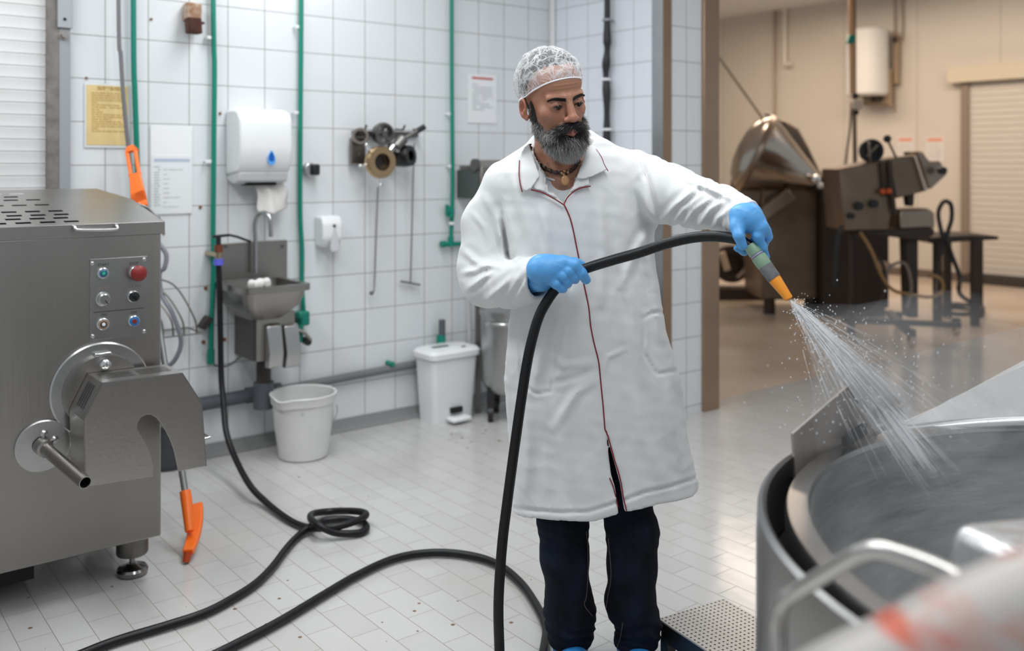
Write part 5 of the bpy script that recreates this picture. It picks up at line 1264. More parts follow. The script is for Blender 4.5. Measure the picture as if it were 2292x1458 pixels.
def lifted(pts, lift, r=.0019):
    c = surf_curve(pts, .001)
    out = [p+(CAM-p).normalized()*lift for p in c]
    MB().tube(out, r, 8).build('piping', red, coat_o, label='dark red piping')
lifted([(1189,425),(1213,431),(1240,445),(1262,459)], .010, .0017); lifted([(1262,459),(1270,443),(1283,430),(1300,421),(1322,417)], .010, .0017)
lifted([(1163,360),(1162,392),(1165,415),(1169,430)], .018, .0016); lifted([(1334,335),(1346,352),(1352,368),(1361,383)], .019, .0012)
seam = mat('coat_seam', (.62,.63,.64), .9)
for pts in ([(1425,345),(1440,380),(1462,430),(1466,480)],[(1110,395),(1120,440),(1135,500),(1140,560)],[(1590,520),(1600,480),(1612,440)]):
    piping(pts, r=.0009, lift=.0001, name='seam', m=cloth)
# ---- t-shirt
def tee(X, Y, Z):
    d = torso(X, Y, Z, .022)
    px, py = front_uv(X, Z, 2.56)
    zl_ = 404+((px-1258)/40.0)**2*-10
    return smax(d, (zl_-py)*2.56/F, .003)
V, Q = surface_net(tee, (0.0,2.5,1.15), (.32,2.72,1.46), .006)
mesh_from('t_shirt', relax(V,Q,1), Q, mat('tee_white', (.66,.68,.70), .9), root)
MB().tube([P(1258+(k-8)*5.2, 405-((k-8)*5.2/40)**2*10, 2.588+.0012*abs(k-8)) for k in range(17)], .0030, 8).build('neckband', mat('tee_white', (1,1,1)), bpy.data.objects['t_shirt'])
# ---- head, neck and chest as one body
yaw, pit, rol = math.radians(24), math.radians(13), math.radians(10)
fw = np.array([math.sin(yaw)*math.cos(pit), -math.cos(yaw)*math.cos(pit), -math.sin(pit)])
rt = np.array([math.cos(yaw), math.sin(yaw), 0.0]); up = -np.cross(rt, fw); up /= np.linalg.norm(up)
if up[2] < 0: up = -up
rt, up = math.cos(rol)*rt+math.sin(rol)*up, math.cos(rol)*up-math.sin(rol)*rt
HC = np.array(P(1241, 229, 2.58)); R3 = np.stack([rt, fw, up])      # rows: local axes
def tol(X, Y, Z):
    a, b, c = X-HC[0], Y-HC[1], Z-HC[2]
    return [a*R3[i,0]+b*R3[i,1]+c*R3[i,2] for i in range(3)]
def tow(p): return Vector(HC+p[0]*rt+p[1]*fw+p[2]*up)
def head(x, y, z):
    ax = np.abs(x)
    d = ell(x, y, z, (0,-.016,.043), (.077,.096,.092))
    d = smin(d, ell(x, y, z, (0,.020,-.025), (.064,.068,.088)), .02)
    d = smin(d, ell(x, y, z, (0,.045,-.088), (.044,.042,.032)), .022)
    d = smin(d, cap(ax, y, z, (.062,-.005,-.03), (.040,.045,-.088), .014, .016), .02)          # jaw
    d = smin(d, ell(x, y, z, (0,.048,.062), (.056,.036,.040)), .02)                           # forehead
    d = smin(d, cap(ax, y, z, (.010,.083,.0285), (.046,.069,.028), .0105, .0085), .012)           # brow ridge
    d = smin(d, ell(ax, y, z, (.043,.052,-.014), (.021,.020,.017)), .022)                      # cheekbone
    d = smax(d, -ell(ax, y, z, (.032,.101,.009), (.020,.0165,.0130)), .012)                      # eye socket
    lid = ell(ax, y, z, (.0315,.0735,.009), (.0175,.0155,.0140)); d = smin(d, lid, .007)
    slit = ell(ax, y, z+.0-.0, (.0315,.0895,.0062), (.0150,.009,.0030)); d = smax(d, -slit, .0015)
    crease = cap(ax, y, z, (.020,.0880,.0165), (.044,.078,.0140), .0008, .0008); d = smax(d, -crease, .004)
    d = smin(d, cap(x, y, z, (0,.084,.026), (0,.1065,-.020), .0092, .0118), .010)                 # nose bridge
    d = smin(d, ell(x, y, z, (0,.1095,-.0255), (.0132,.0125,.0112)), .006)                         # tip
    d = smin(d, ell(ax, y, z, (.0150,.0985,-.029), (.0080,.0110,.0080)), .006)                      # wings
    d = smax(d, -ell(ax, y, z, (.0065,.1055,-.0385), (.0032,.0055,.004)), .002)                   # nostril
    fold = cap(ax, y, z, (.019,.094,-.026), (.036,.076,-.056), .0018, .002); d = smax(d, -fold, .007)
    d = smin(d, ell(x, y, z, (0,.082,-.055), (.027,.018,.018)), .012)                             # muzzle
    d = smin(d, cap(ax, y, z, (.0,.1020,-.0600), (.023,.092,-.0635), .0048, .0026), .0025)             # upper lip
    d = smin(d, cap(ax, y, z, (.0,.1020,-.0705), (.022,.092,-.0665), .0064, .0028), .0025)            # lower lip
    d = smax(d, -cap(ax, y, z, (.0,.1075,-.0640), (.023,.0945,-.0650), .0012, .0008), .002)
    # forehead wrinkles
    w = np.exp(-((y-.075)/.03)**2)*np.exp(-(x/.04)**2)*np.exp(-((z-.062)/.016)**2)
    d = d+.0009*w*np.cos((z+.02*x*x*40)*650)
    # ear
    ex, ey, ez = ax-.0785, y+.012, z+.009
    e = ell(ex, ey, ez, (.010,-.004,.004), (.0085,.0190,.031))
    e = smax(e, -ell(ex, ey, ez, (.0145,.002,.006), (.008,.010,.017)), .004)
    e = smin(e, ell(ex, ey, ez, (.006,.007,-.022), (.0055,.009,.010)), .005)
    e = smin(e, ell(ex, ey, ez, (.012,.009,-.004), (.004,.004,.006)), .004)
    return smin(d, e, .006)
NK0 = V3(1243,292,2.645); NK1 = V3(1245,385,2.70)
def body(X, Y, Z):
    x, y, z = tol(X, Y, Z)
    d = head(x, y, z)
    n = cap(X, Y, Z, NK0, NK1, .058, .066)
    # neck muscles and collar bones
    n = smin(n, cap(X, Y, Z, V3(1208,300,2.63), V3(1256,402,2.60), .010, .012), .018)
    n = smin(n, cap(X, Y, Z, V3(1300,320,2.63), V3(1264,402,2.60), .010, .012), .018)
    d = smin(d, n, .022)
    ch = torso(X, Y, Z, .024); ch = smax(ch, Z-P(0,352,2.69).z, .05)
    d = smin(d, ch, .03)
    return smax(d, 1.25-Z, .01)
V, Q = surface_net(body, (.0,2.42,1.22), (.34,2.86,1.80), .0024)
V = relax(V, Q, 1, .35)
l = tol(V[:,0], V[:,1], V[:,2]); x_, y_, z_ = l
base = np.array([.40,.190,.118]); colr = np.tile(base, (len(V),1))
def blend(mask, c, k=1): 
    global colr
    m_ = np.clip(mask*k, 0, 1)[:,None]; colr = colr*(1-m_)+np.array(c)*m_
blend(np.exp(-((x_)/.022)**2-((z_+.0655)/.0075)**2)*(y_ > .085), (.34,.10,.08), 1.2)
blend(np.exp(-(x_/.018)**2-((z_+.024)/.014)**2)*(y_ > .095), (.46,.18,.12), .55)
blend(np.exp(-((np.abs(x_)-.045)/.018)**2-((z_+.015)/.018)**2)*(y_ > .04), (.45,.19,.12), .5)
blend(np.exp(-((np.abs(x_)-.030)/.018)**2-((z_-.014)/.012)**2)*(y_ > .06), (.24,.11,.075), .55)
blend((np.abs(x_) > .078).astype(float), (.48,.17,.10), .6)
blend(((sn(V[:,0],V[:,1],V[:,2],160,4) > .1) & (V[:,2] < 1.44) & (V[:,2] > 1.34)).astype(float), (.13,.08,.06), .30)
body_o = mesh_from('body', V, Q, skin, root, colr)
btree = BVHTree.FromPolygons([tuple(v) for v in V], [tuple(int(i) for i in q) for q in Q])
# eyes
for s in (-1, 1):
    c = tow((s*.0315, .0755, .0075)); mb = MB().ball(c, .0118, 20, 14)
    o = mb.build('eye', mat('eye_white', (.13,.105,.09), .25), body_o)
    g = tow((s*.0315+.002, .0832, .0052)); MB().ball(g, .0082, 14, 10).build('iris', mat('iris_dark', (.012,.008,.006), .1), o)
# ---- strands
def strands(name, roots, tips, mids, r, cols, m, parent, segs=4, label=None):
    roots, tips, mids = map(np.asarray, (roots, tips, mids)); n = len(roots)
    V = np.zeros((n, segs+1, 3, 3)); d = tips-roots; ln = np.linalg.norm(d, axis=1, keepdims=True); d = d/np.maximum(ln,1e-6)
    a = np.cross(d, np.array([.3,.5,.8])); a /= np.linalg.norm(a, axis=1, keepdims=True); b = np.cross(d, a)
    r = np.broadcast_to(np.asarray(r, float).reshape(-1,1) if np.ndim(r) else np.full((n,1), r), (n,1))
    for i in range(segs+1):
        t = i/segs; c = roots*(1-t)**2+2*mids*t*(1-t)+tips*t*t; rr = r*(1-.75*t)
        for j in range(3):
            an = j*2.0944; V[:,i,j] = c+(a*math.cos(an)+b*math.sin(an))*rr
    idx = np.arange(n*(segs+1)*3).reshape(n, segs+1, 3); Q = []
    for i in range(segs):
        for j in range(3):
            k = (j+1)%3; Q.append(np.stack([idx[:,i,j], idx[:,i,k], idx[:,i+1,k], idx[:,i+1,j]], 1))
    C = np.repeat(np.asarray(cols), (segs+1)*3, axis=0)
    o = mesh_from(name, V.reshape(-1,3), np.concatenate(Q), m, parent, C, label=label)
    return o
hair_m = mat('hair', (.03,.025,.022), .55, attr='Col')
rng = np.random.RandomState(5)
def sample(V, Q, n, keep):
    P0 = V[Q[:,0]]; P1 = V[Q[:,1]]; P2 = V[Q[:,2]]; P3 = V[Q[:,3]]
    nr = np.cross(P2-P0, P3-P1); ar = np.linalg.norm(nr, axis=1)/2; nr = nr/(2*ar[:,None]+1e-12)
    pr = ar*keep; pr = pr/pr.sum(); f = rng.choice(len(Q), n, p=pr); u = rng.rand(n,1); v = rng.rand(n,1)
    pts = P0[f]*(1-u)*(1-v)+P1[f]*u*(1-v)+P2[f]*u*v+P3[f]*(1-u)*v
    return pts, nr[f]
# beard volume
def beard(X, Y, Z):
    x, y, z = tol(X, Y, Z); ax = np.abs(x)
    d = chain(ax, y, z, [((.0715,.004,.012),.004),((.0675,.012,-.03),.007),((.057,.028,-.063),.014),((.034,.055,-.094),.022),((.0,.066,-.106),.029)], .014)
    d = smin(d, ell(x, y, z, (0,.068,-.107), (.038,.032,.035)), .018)
    d = smin(d, chain(ax, y, z, [((.036,.068,-.078),.020),((.02,.084,-.092),.018),((.0,.088,-.094),.017)], .012), .01)
    mu = chain(ax, y, z, [((.0,.1010,-.0475),.0085),((.018,.096,-.0515),.0095),((.036,.078,-.067),.0110),((.047,.058,-.080),.012)], .008)
    d = smin(d, mu, .006)
    d = smax(d, -ell(x, y, z, (0,.108,-.0668), (.0260,.030,.0085)), .003)
    return d-.0016*sn(X,Y,Z,260,8)
Vb, Qb = surface_net(beard, (.02,2.40,1.36), (.32,2.70,1.70), .003)
def beard_col(W, noise=.5):
    x, y, z = tol(W[:,0], W[:,1], W[:,2]); n = len(W)
    g = 1/(1+np.exp((z+.098)/.007))                         # grey towards the tip
    g = np.maximum(g, np.exp(-((np.abs(x)-.060)/.016)**2)*np.exp(-((z+.068)/.026)**2)*.9)      # grey at jaw corners
    g = np.maximum(g, np.exp(-(x/.03)**2)*np.exp(-((z+.092)/.012)**2)*.75)
    g = g*1.15+.06
    w_ = rng.rand(n) < g*.8
    dark_ = np.array([.018,.015,.014]); light = np.array([.78,.77,.74])
    mixv = np.where(w_, .35+.6*rng.rand(n), .0+.04*rng.rand(n))[:,None]
    return dark_*(1-mixv)+light*mixv
bo = mesh_from('beard', relax(Vb,Qb,1), Qb, mat('beard_base', (.02,.017,.016), .9, attr='Col'), body_o, None)
x, y, z = tol(Vb[:,0], Vb[:,1], Vb[:,2]); g = (1/(1+np.exp((z+.108)/.012)))[:,None]*.8
g = np.maximum(g, (np.exp(-((np.abs(x)-.060)/.016)**2)*np.exp(-((z+.070)/.026)**2)*.6)[:,None])
ca = bo.data.color_attributes.new('Col', 'FLOAT_COLOR', 'POINT'); c4 = np.ones((len(Vb),4), np.float32); c4[:,:3] = np.array([.018,.015,.014])*(1-g)+np.array([.16,.155,.15])*g; ca.data.foreach_set('color', c4.ravel())
x, y, z = [c for c in tol(*Vb[Qb].mean(1).T)]
keep = (y > -.012).astype(float)*np.where(z > -.03, .6, 1)
rp, nr = sample(Vb, Qb, 15000, keep)
x, y, z = tol(rp[:,0], rp[:,1], rp[:,2])
dl = np.stack([x*2.2, .25+0*x, -1.1+0*x], 1); mus = (z > -.072) & (y > .06)
dl[mus] = np.stack([np.sign(x[mus])*1.3, .35+0*x[mus], -.75+0*x[mus]], 1)
side = (np.abs(x) > .058); dl[side] = np.stack([np.sign(x[side])*.18, .25+0*x[side], -1+0*x[side]], 1)
dw = dl[:,0:1]*rt+dl[:,1:2]*fw+dl[:,2:3]*up; dw = dw/np.linalg.norm(dw, axis=1, keepdims=True)
dw = dw*.85+nr*.35+rng.normal(size=dw.shape)*.28; dw /= np.linalg.norm(dw, axis=1, keepdims=True)
Ls = (.010+.010*rng.rand(len(rp)))[:,None]*np.where(z < -.09, 1.15, 1)[:,None]*np.where((z > -.04), .6, 1)[:,None]
Ls = Ls*np.where(mus, .85, 1)[:,None]
tip = rp+dw*Ls; mid = rp+dw*Ls*.5+nr*Ls*.16+rng.normal(size=rp.shape)*.0015
strands('beard_hair', rp-nr*.001, tip, mid, .00032, beard_col(rp), hair_m, bo)
# hair cap under the net, sideburns
def hcap(X, Y, Z):
    x, y, z = tol(X, Y, Z)
    d = ell(x, y, z, (0,-.018,.044), (.0815,.0985,.0965))-.001*sn(X,Y,Z,220,3)
    line = (y-.050)+.35*np.abs(x)*1.6-(z-.09)*.35      # hairline
    d = smax(d, line, .006)
    ear = smax(y-.012-.0, -(z+.0), .002)
    low = -.02-z+np.clip(-y-.02,0,1)*-.9; d = smax(d, low, .004)
    d = smax(d, -ell(np.abs(x), y, z, (.082,-.012,.0), (.02,.024,.036)), .004)
    return d
Vh, Qh = surface_net(hcap, (.02,2.44,1.5), (.34,2.86,1.80), .0032)
xh, yh, zh_ = tol(Vh[:,0], Vh[:,1], Vh[:,2])
nzv = (sn(Vh[:,0],Vh[:,1],Vh[:,2],300,6)*.5+.5)[:,None]
hc_ = np.array([.018,.016,.016])*(1-nzv*.5)+np.array([.11,.11,.11])*nzv*.5
htree = BVHTree.FromPolygons([tuple(v) for v in Vh], [tuple(int(i) for i in q) for q in Qh])
ho = mesh_from('hair', relax(Vh,Qh,1), Qh, mat('hair_cap', (.02,.02,.02), .7, attr='Col', bump=.5, bscale=400), body_o, hc_)
rp, nr = sample(Vh, Qh, 5000, np.ones(len(Qh)))
dw = -fw*.5+up*-.2+rng.normal(size=rp.shape)*.5+nr*.5; dw /= np.linalg.norm(dw, axis=1, keepdims=True)
gr = (rng.rand(len(rp)) < .25)[:,None]; strands('hair_strands', rp, rp+dw*.011, rp+dw*.005+nr*.002, .0004, np.where(gr, .28, .02)*np.ones((1,3)), hair_m, ho, segs=2)
# eyebrows and lashes
def on_face(x, z, lift=.0):
    o = tow((x, .16, z)); r = btree.ray_cast(o, Vector(-fw)); return (r[0]+r[1]*lift, r[1]) if r[0] is not None else (None, None)
for s in (-1, 1):
    R_, T_, M_, C_ = [], [], [], []
    for i in range(900):
        u = rng.rand()*.9; x = s*(.0095+.046*u); zc = .0225+.0060*math.sin(min(u*1.25,1)*1.7)-.0065*max(0,u-.62)*2.2; hw = .0043*(1-.6*u)
        p, n = on_face(x, zc+rng.uniform(-1,1)*hw)
        if p is None: continue
        d = rt*s*(.9)+up*(.30-.62*u)-fw*.25+rng.normal(size=3)*.10; d /= np.linalg.norm(d); ln = .0085*(1-.3*u)
        R_.append(np.array(p)); T_.append(np.array(p)+d*ln+np.array(n)*.0010); M_.append(np.array(p)+d*ln*.5+np.array(n)*.0014); C_.append(np.array([.012,.009,.008])*(1+rng.rand()))
    strands('eyebrow', R_, T_, M_, .00042, C_, hair_m, body_o, segs=3)
    R_, T_, M_, C_ = [], [], [], []
    for i in range(70):
        u = rng.rand()*2-1; x = s*.0315+u*.0135; zc = .0085-.0022*u*u
        p, n = on_face(x, zc)
        if p is None: continue
        d = fw*.6-up*.55+rt*u*.4; d /= np.linalg.norm(d)
        R_.append(np.array(p)); T_.append(np.array(p)+d*.0055); M_.append(np.array(p)+d*.004-up*.0008); C_.append([.01,.008,.008])
    strands('eyelashes', R_, T_, M_, .00032, C_, hair_m, body_o, segs=2)
# ---- hair net
netm = bpy.data.materials.new('hair_net_fibre'); netm.use_nodes = True; nt = netm.node_tree; b = nt.nodes['Principled BSDF']; L = nt.links.new
b.inputs['Base Color'].default_value = (.88,.89,.9,1); b.inputs['Roughness'].default_value = .6
tc = nt.nodes.new('ShaderNodeTexCoord'); no = nt.nodes.new('ShaderNodeTexNoise'); no.inputs['Scale'].default_value = 16; vm = nt.nodes.new('ShaderNodeVectorMath'); vm.operation = 'MULTIPLY_ADD'
vm.inputs[1].default_value = (.14,.14,.14); L(tc.outputs['Object'], no.inputs[0]); L(no.outputs['Color'], vm.inputs[0]); L(tc.outputs['Object'], vm.inputs[2])
vo = nt.nodes.new('ShaderNodeTexVoronoi'); vo.feature = 'DISTANCE_TO_EDGE'; vo.inputs['Scale'].default_value = 26; L(vm.outputs[0], vo.inputs[0])
mr = nt.nodes.new('ShaderNodeMapRange'); mr.inputs[1].default_value = 0; mr.inputs[2].default_value = .15; mr.inputs[3].default_value = .55; mr.inputs[4].default_value = .15; L(vo.outputs['Distance'], mr.inputs[0]); L(mr.outputs[0], b.inputs['Alpha'])
NC = np.array([0,-.020,.040]); ER = np.array([.084,.104,.100])
def netplane(y, x): return .031+.60*y
_nc = {}
def net_pt(az, t, puff=.012):
    # t 0 at the band, 1 at the crown
    lo_, hi_ = -1.2, math.pi/2
    def q(el, k=1.0):
        return NC+np.array([math.cos(el)*math.cos(az), math.cos(el)*math.sin(az), math.sin(el)])*ER*k
    a, b_ = -1.2, 1.4
    for _ in range(24):
        m_ = (a+b_)/2; p = q(m_)
        if p[2] < netplane(p[1], p[0]): a = m_
        else: b_ = m_
    el = a+(hi_-a)*t
    p = q(el); n = (p-NC)/ER; n /= np.linalg.norm(n)
    if t < .5:
        ow = tow(p+(p-NC)*1.2); dr_ = (tow(NC)-ow).normalized(); dmin = 9
        for tr in (btree, htree):
            h_ = tr.ray_cast(ow, dr_)
            if h_[0] is not None: dmin = min(dmin, h_[3])
        if dmin < 9:
            sk = ow+dr_*(dmin-.0028); lp = np.array(tol(sk.x, sk.y, sk.z))
            if t < .04 and abs(p[0]) < .07: p = lp
            elif np.linalg.norm(lp-NC) > np.linalg.norm(p-NC): p = lp
    pf = puff*math.sin(min(t*3.2, 1)*math.pi/2)
    w_ = math.sin(az*9+t*5)*.4+math.sin(az*23+3*math.sin(t*6))*.35+math.sin(t*17+az*4)*.35
    back = 1+.9*max(0, -n[1])
    return p+n*(-.002+pf*back*(1+.22*w_))
na, nt_ = 150, 40; Vn = []
for j in range(nt_+1):
    for i in range(na): Vn.append(tow(net_pt(2*math.pi*i/na, (j/nt_)**.9)))
Qn = [(j*na+i, j*na+(i+1)%na, (j+1)*na+(i+1)%na, (j+1)*na+i) for j in range(nt_) for i in range(na)]
no_ = mesh_from('hair_net', np.array([tuple(v) for v in Vn]), np.array(Qn), netm, root)
white_f = mat('net_fold', (.9,.9,.92), .7)
MB().tube([tow(net_pt(2*math.pi*i/90, 0)+np.array([0,0,0])) for i in range(90)], .0022, 8, closed=True).build('elastic_band', white_f, no_)
R_, T_, M_ = [], [], []
for i in range(620):
    az = rng.uniform(0, 2*math.pi); t0 = rng.choice([0.0, rng.uniform(0,.8)], p=[.45,.55]); ln = rng.uniform(.06,.22); da = rng.normal()*.16*(1+t0*1.5)
    a_ = tow(net_pt(az, t0)); c_ = tow(net_pt(az+da, min(t0+ln,1))); m_ = tow(net_pt(az+da*.5+rng.normal()*.06, min(t0+ln*.5,1)))
    R_.append(a_); T_.append(c_); M_.append(np.array(m_)*2-(np.array(a_)+np.array(c_))/2)
strands('net_folds', np.array([tuple(v) for v in R_]), np.array([tuple(v) for v in T_]), np.array(M_), .00025+.0005*rng.rand(len(R_))**2, np.ones((len(R_),3)), white_f, no_, segs=6)
# ---- necklace and pendant
nk = []
for px, py in ((1186,322),(1188,335),(1194,352),(1206,366),(1222,378),(1243,386),(1262,387),(1278,382),(1290,370),(1297,358)):
    d = (P(px,py,2.)-CAM).normalized(); r = btree.ray_cast(CAM, d); nk.append(r[0]-d*.006 if r[0] is not None and r[0].y < 2.75 else P(px,py,2.66))
mb = MB(); sp_ = spline(nk, 8)
mb.tube(sp_, [.0042+.0018*math.sin(i*1.3) for i in range(len(sp_))], 8)
nko = mb.build('necklace', mat('dark_cord', (.02,.012,.010), .5), root)
mb = MB()
for i in range(6, len(sp_)-8, 5): mb.ball(sp_[i], .0062, 10, 8)
mb.build('beads', mat('dark_beads', (.05,.02,.012), .25), nko)
def onb(px, py, l): 
    d = (P(px,py,2.)-CAM).normalized(); r = btree.ray_cast(CAM, d); return (r[0] if r[0] is not None else P(px,py,2.58))-d*l
pc_ = onb(1265, 404, .010)
MB().ball(pc_, .0115, 16, 12, (.95,.5,1.2)).build('pendant', mat('amber_wood', (.62,.34,.15), .3, var=.3, vscale=60), nko)
mb = MB()
for px, py in ((1258,388),(1264,384),(1271,386),(1262,391)): mb.ball(onb(px,py,.010), .0042, 10, 8)
mb.build('pendant_beads', mat('light_wood_bead', (.45,.24,.11), .35), nko)
# ---- jeans
jm = mat('dark_denim', (.010,.015,.030), .9, spec=.2, bump=.25, bscale=240, var=1, vscale=14, var_col=(.004,.005,.009), stretch=(1,1,.5))
LEG1 = [(V3(1270,980,2.72),.105),(V3(1259,1160,2.66),.070),(V3(1264,1250,2.65),.066),(V3(1273,1335,2.68),.063),(V3(1276,1372,2.69),.070),(V3(1275,1395,2.69),.061),(V3(1276,1425,2.70),.060),(V3(1273,1478,2.70),.062)]
LEG2 = [(V3(1400,980,2.72),.110),(V3(1406,1150,2.66),.066),(V3(1416,1185,2.65),.071),(V3(1414,1270,2.65),.068),(V3(1411,1345,2.67),.070),(V3(1430,1395,2.68),.060),(V3(1423,1440,2.69),.058),(V3(1415,1478,2.69),.062)]
def jeans(X, Y, Z):
    a = chain(X, Y, Z, LEG1, .02); b = chain(X, Y, Z, LEG2, .02)
    d = smin(a, b, .02)
    low = np.exp(-((Z-P(0,1400,2.69).z)/.055)**2)+.35*np.exp(-((Z-P(0,1180,2.69).z)/.05)**2)
    d = d-low*.0065*ridge(np.sin(Z*95+3*sn(X,Y,Z,22,6)+X*22))-.003*sn(X,Y,Z,26,2)
    return smax(d, .055-Z, .01)
V, Q = surface_net(jeans, (0,2.5,.04), (.50,2.9,.78), .006)
jo = mesh_from('jeans', relax(V,Q,1), Q, jm, root)
jt = BVHTree.FromPolygons([tuple(v) for v in V], [tuple(int(i) for i in q) for q in Q])
stitch = mat('denim_stitch', (.13,.11,.10), .9)
for pts in ([(1312,1190),(1316,1250),(1313,1330),(1308,1355),(1326,1380)],[(1362,1205),(1368,1290),(1360,1340),(1356,1370)],[(1394,1395),(1388,1430),(1378,1457)]):
    c = []
    for p in spline([Vector((a,b,0)) for a,b in pts], 8):
        h = hit(p.x, p.y, .0008, jt)
        if h is not None: c.append(h)
    if len(c) > 3: MB().tube(c, .0011, 6).build('seam', stitch, jo)
for px, Yf_ in ((1276,2.70),(1420,2.69)):
    c = P(px, 1400, Yf_); x0 = c.x
    def shoe(X, Y, Z):
        d = cap(X, Y, Z, (x0,Yf_+.05,.045), (x0+.012,Yf_-.16,.035), .043, .040)
        d = smin(d, cap(X, Y, Z, (x0,Yf_+.01,.05), (x0,Yf_+.01,.13), .045, .045), .03)
        return smax(d, .002-Z, .004)-.0015*sn(X,Y,Z,120,3)
    V, Q = surface_net(shoe, (x0-.09,Yf_-.26,-.01), (x0+.1,Yf_+.13,.19), .005)
    mesh_from('shoe_cover', relax(V,Q,1), Q, mat('blue_cover', (.03,.25,.62), .45), root)
# ---------------------------------------------------------------- gloves
glm = mat('blue_nitrile', (.10,.37,.76), .45, bump=.10, bscale=50, sss=0)
def c5(x, y, Y): return V3(1180+x/11.217, 550+y/11.217, Y)
YH = 2.43
def glove_r(X, Y, Z):
    e0_ = np.array(FORE_R[-1][0]); a0_ = e0_-np.array(FORE_R[-2][0]); a0_ /= np.linalg.norm(a0_)
    d = chain(X, Y, Z, [(tuple(e0_-a0_*.06+np.array([0,0,.004])),.041),(tuple(e0_-a0_*.0+np.array([0,0,.006])),.0425),(c5(450,600,YH+.012),.037)], .01)
    for (mx, my, r) in ((960,420,.0165),(850,560,.0165),(740,700,.016),(600,830,.0155)):
        d = smin(d, cap(X, Y, Z, c5(360,600,YH+.012), c5(mx,my,YH+.0), .034, r), .012)
    d = smin(d, ell(X, Y, Z, c5(620,590,YH+.012), (.040,.024,.036)), .012)
    fs = [[(960,420,0,.0150),(1185,500,-.010,.0148),(1360,700,-.004,.0142),(1480,860,.010,.0118)],
          [(860,570,0,.0150),(1060,640,-.010,.0145),(1180,790,-.002,.0138),(1200,850,.014,.0120)],
          [(740,700,0,.0145),(900,760,-.009,.0140),(1000,900,-.001,.0134),(1020,950,.014,.0118)],
          [(600,850,0,.0135),(720,960,-.006,.0128),(860,1060,.002,.0122),(900,1090,.014,.0110)]]
    out = None
    for f in fs:
        e = chain(X, Y, Z, [(c5(a,b,YH+dy), r) for a,b,dy,r in f], .005)
        out = e if out is None else smin(out, e, .0018)
    d = smin(d, out, .005)
    th = chain(X, Y, Z, [(c5(420,480,YH+.03),.024),(c5(900,420,YH+.042),.017),(c5(1200,450,YH+.046),.0135),(c5(1370,490,YH+.05),.0115)], .01)
    d = smin(d, th, .006)
    return d-.0007*ridge(sn(X,Y,Z*1.0,170,3))*np.clip((X-P(1220,0,YH).x)/.02,0,1)
V, Q = surface_net(glove_r, (.0,2.34,1.06), (.24,2.54,1.24), .0021)
gl = mesh_from('glove', relax(V,Q,1), Q, glm, root, label='blue glove of the hand at the hose bend')
def c6(x, y, Y): return V3(1620+x/5.606, 440+y/5.606, Y)
YG = 2.235
ax_l = np.array(FORE_L[-1][0])-np.array(FORE_L[-2][0]); ax_l /= np.linalg.norm(ax_l)
def glove_l(X, Y, Z):
    d = chain(X, Y, Z, [(tuple(np.array(FORE_L[-1][0])-ax_l*.07),.0345),(FORE_L[-1][0],.0345),(c6(320,290,YG+.01),.031)], .012)
    d = smin(d, cap(X, Y, Z, c6(300,260,YG+.01), c6(460,390,YG-.005), .031, .019), .012)       # index knuckle
    d = smin(d, cap(X, Y, Z, c6(330,240,YG+.02), c6(505,440,YG+.012), .028, .0165), .012)
    d = smin(d, cap(X, Y, Z, c6(200,240,YG+.01), c6(165,380,YG-.005), .026, .0165), .014)         # thumb base
    th = chain(X, Y, Z, [(c6(165,370,YG-.005),.0165),(c6(195,490,YG-.022),.0140),(c6(235,610,YG-.020),.0122)], .005)
    ix = chain(X, Y, Z, [(c6(455,390,YG-.005),.0170),(c6(425,500,YG-.010),.0128),(c6(485,640,YG-.002),.0105),(c6(540,760,YG+.012),.0070)], .006)
    md = chain(X, Y, Z, [(c6(500,430,YG+.010),.0150),(c6(548,505,YG+.014),.0115),(c6(500,590,YG+.034),.0105),(c6(400,640,YG+.045),.0100)], .005)
    rg = chain(X, Y, Z, [(c6(470,470,YG+.036),.0130),(c6(500,560,YG+.050),.0110),(c6(380,650,YG+.050),.0100),(c6(250,690,YG+.034),.0095),(c6(165,650,YG+.020),.0078)], .005)
    pk = chain(X, Y, Z, [(c6(380,400,YG+.055),.0130),(c6(420,500,YG+.066),.0105),(c6(330,600,YG+.062),.0095),(c6(230,600,YG+.045),.0085)], .005)
    d = smin(d, th, .007)
    f = smin(smin(ix, md, .0015), smin(rg, pk, .0015), .0015); d = smin(d, f, .007)
    gap = cap(X, Y, Z, c6(300,455,YG-.03), c6(340,570,YG-.02), .0065, .009)
    d = smax(d, -gap, .008)
    return d-.0006*ridge(sn(X,Y,Z,170,5))
V, Q = surface_net(glove_l, (.46,2.14,1.16), (.66,2.38,1.38), .0021)
mesh_from('glove', relax(V,Q,1), Q, glm, root, label='blue glove of the raised hand on the nozzle')
# rolled dark cuff rims of the gloves inside the sleeves
navy = mat('navy_cuff', (.006,.02,.09), .6)
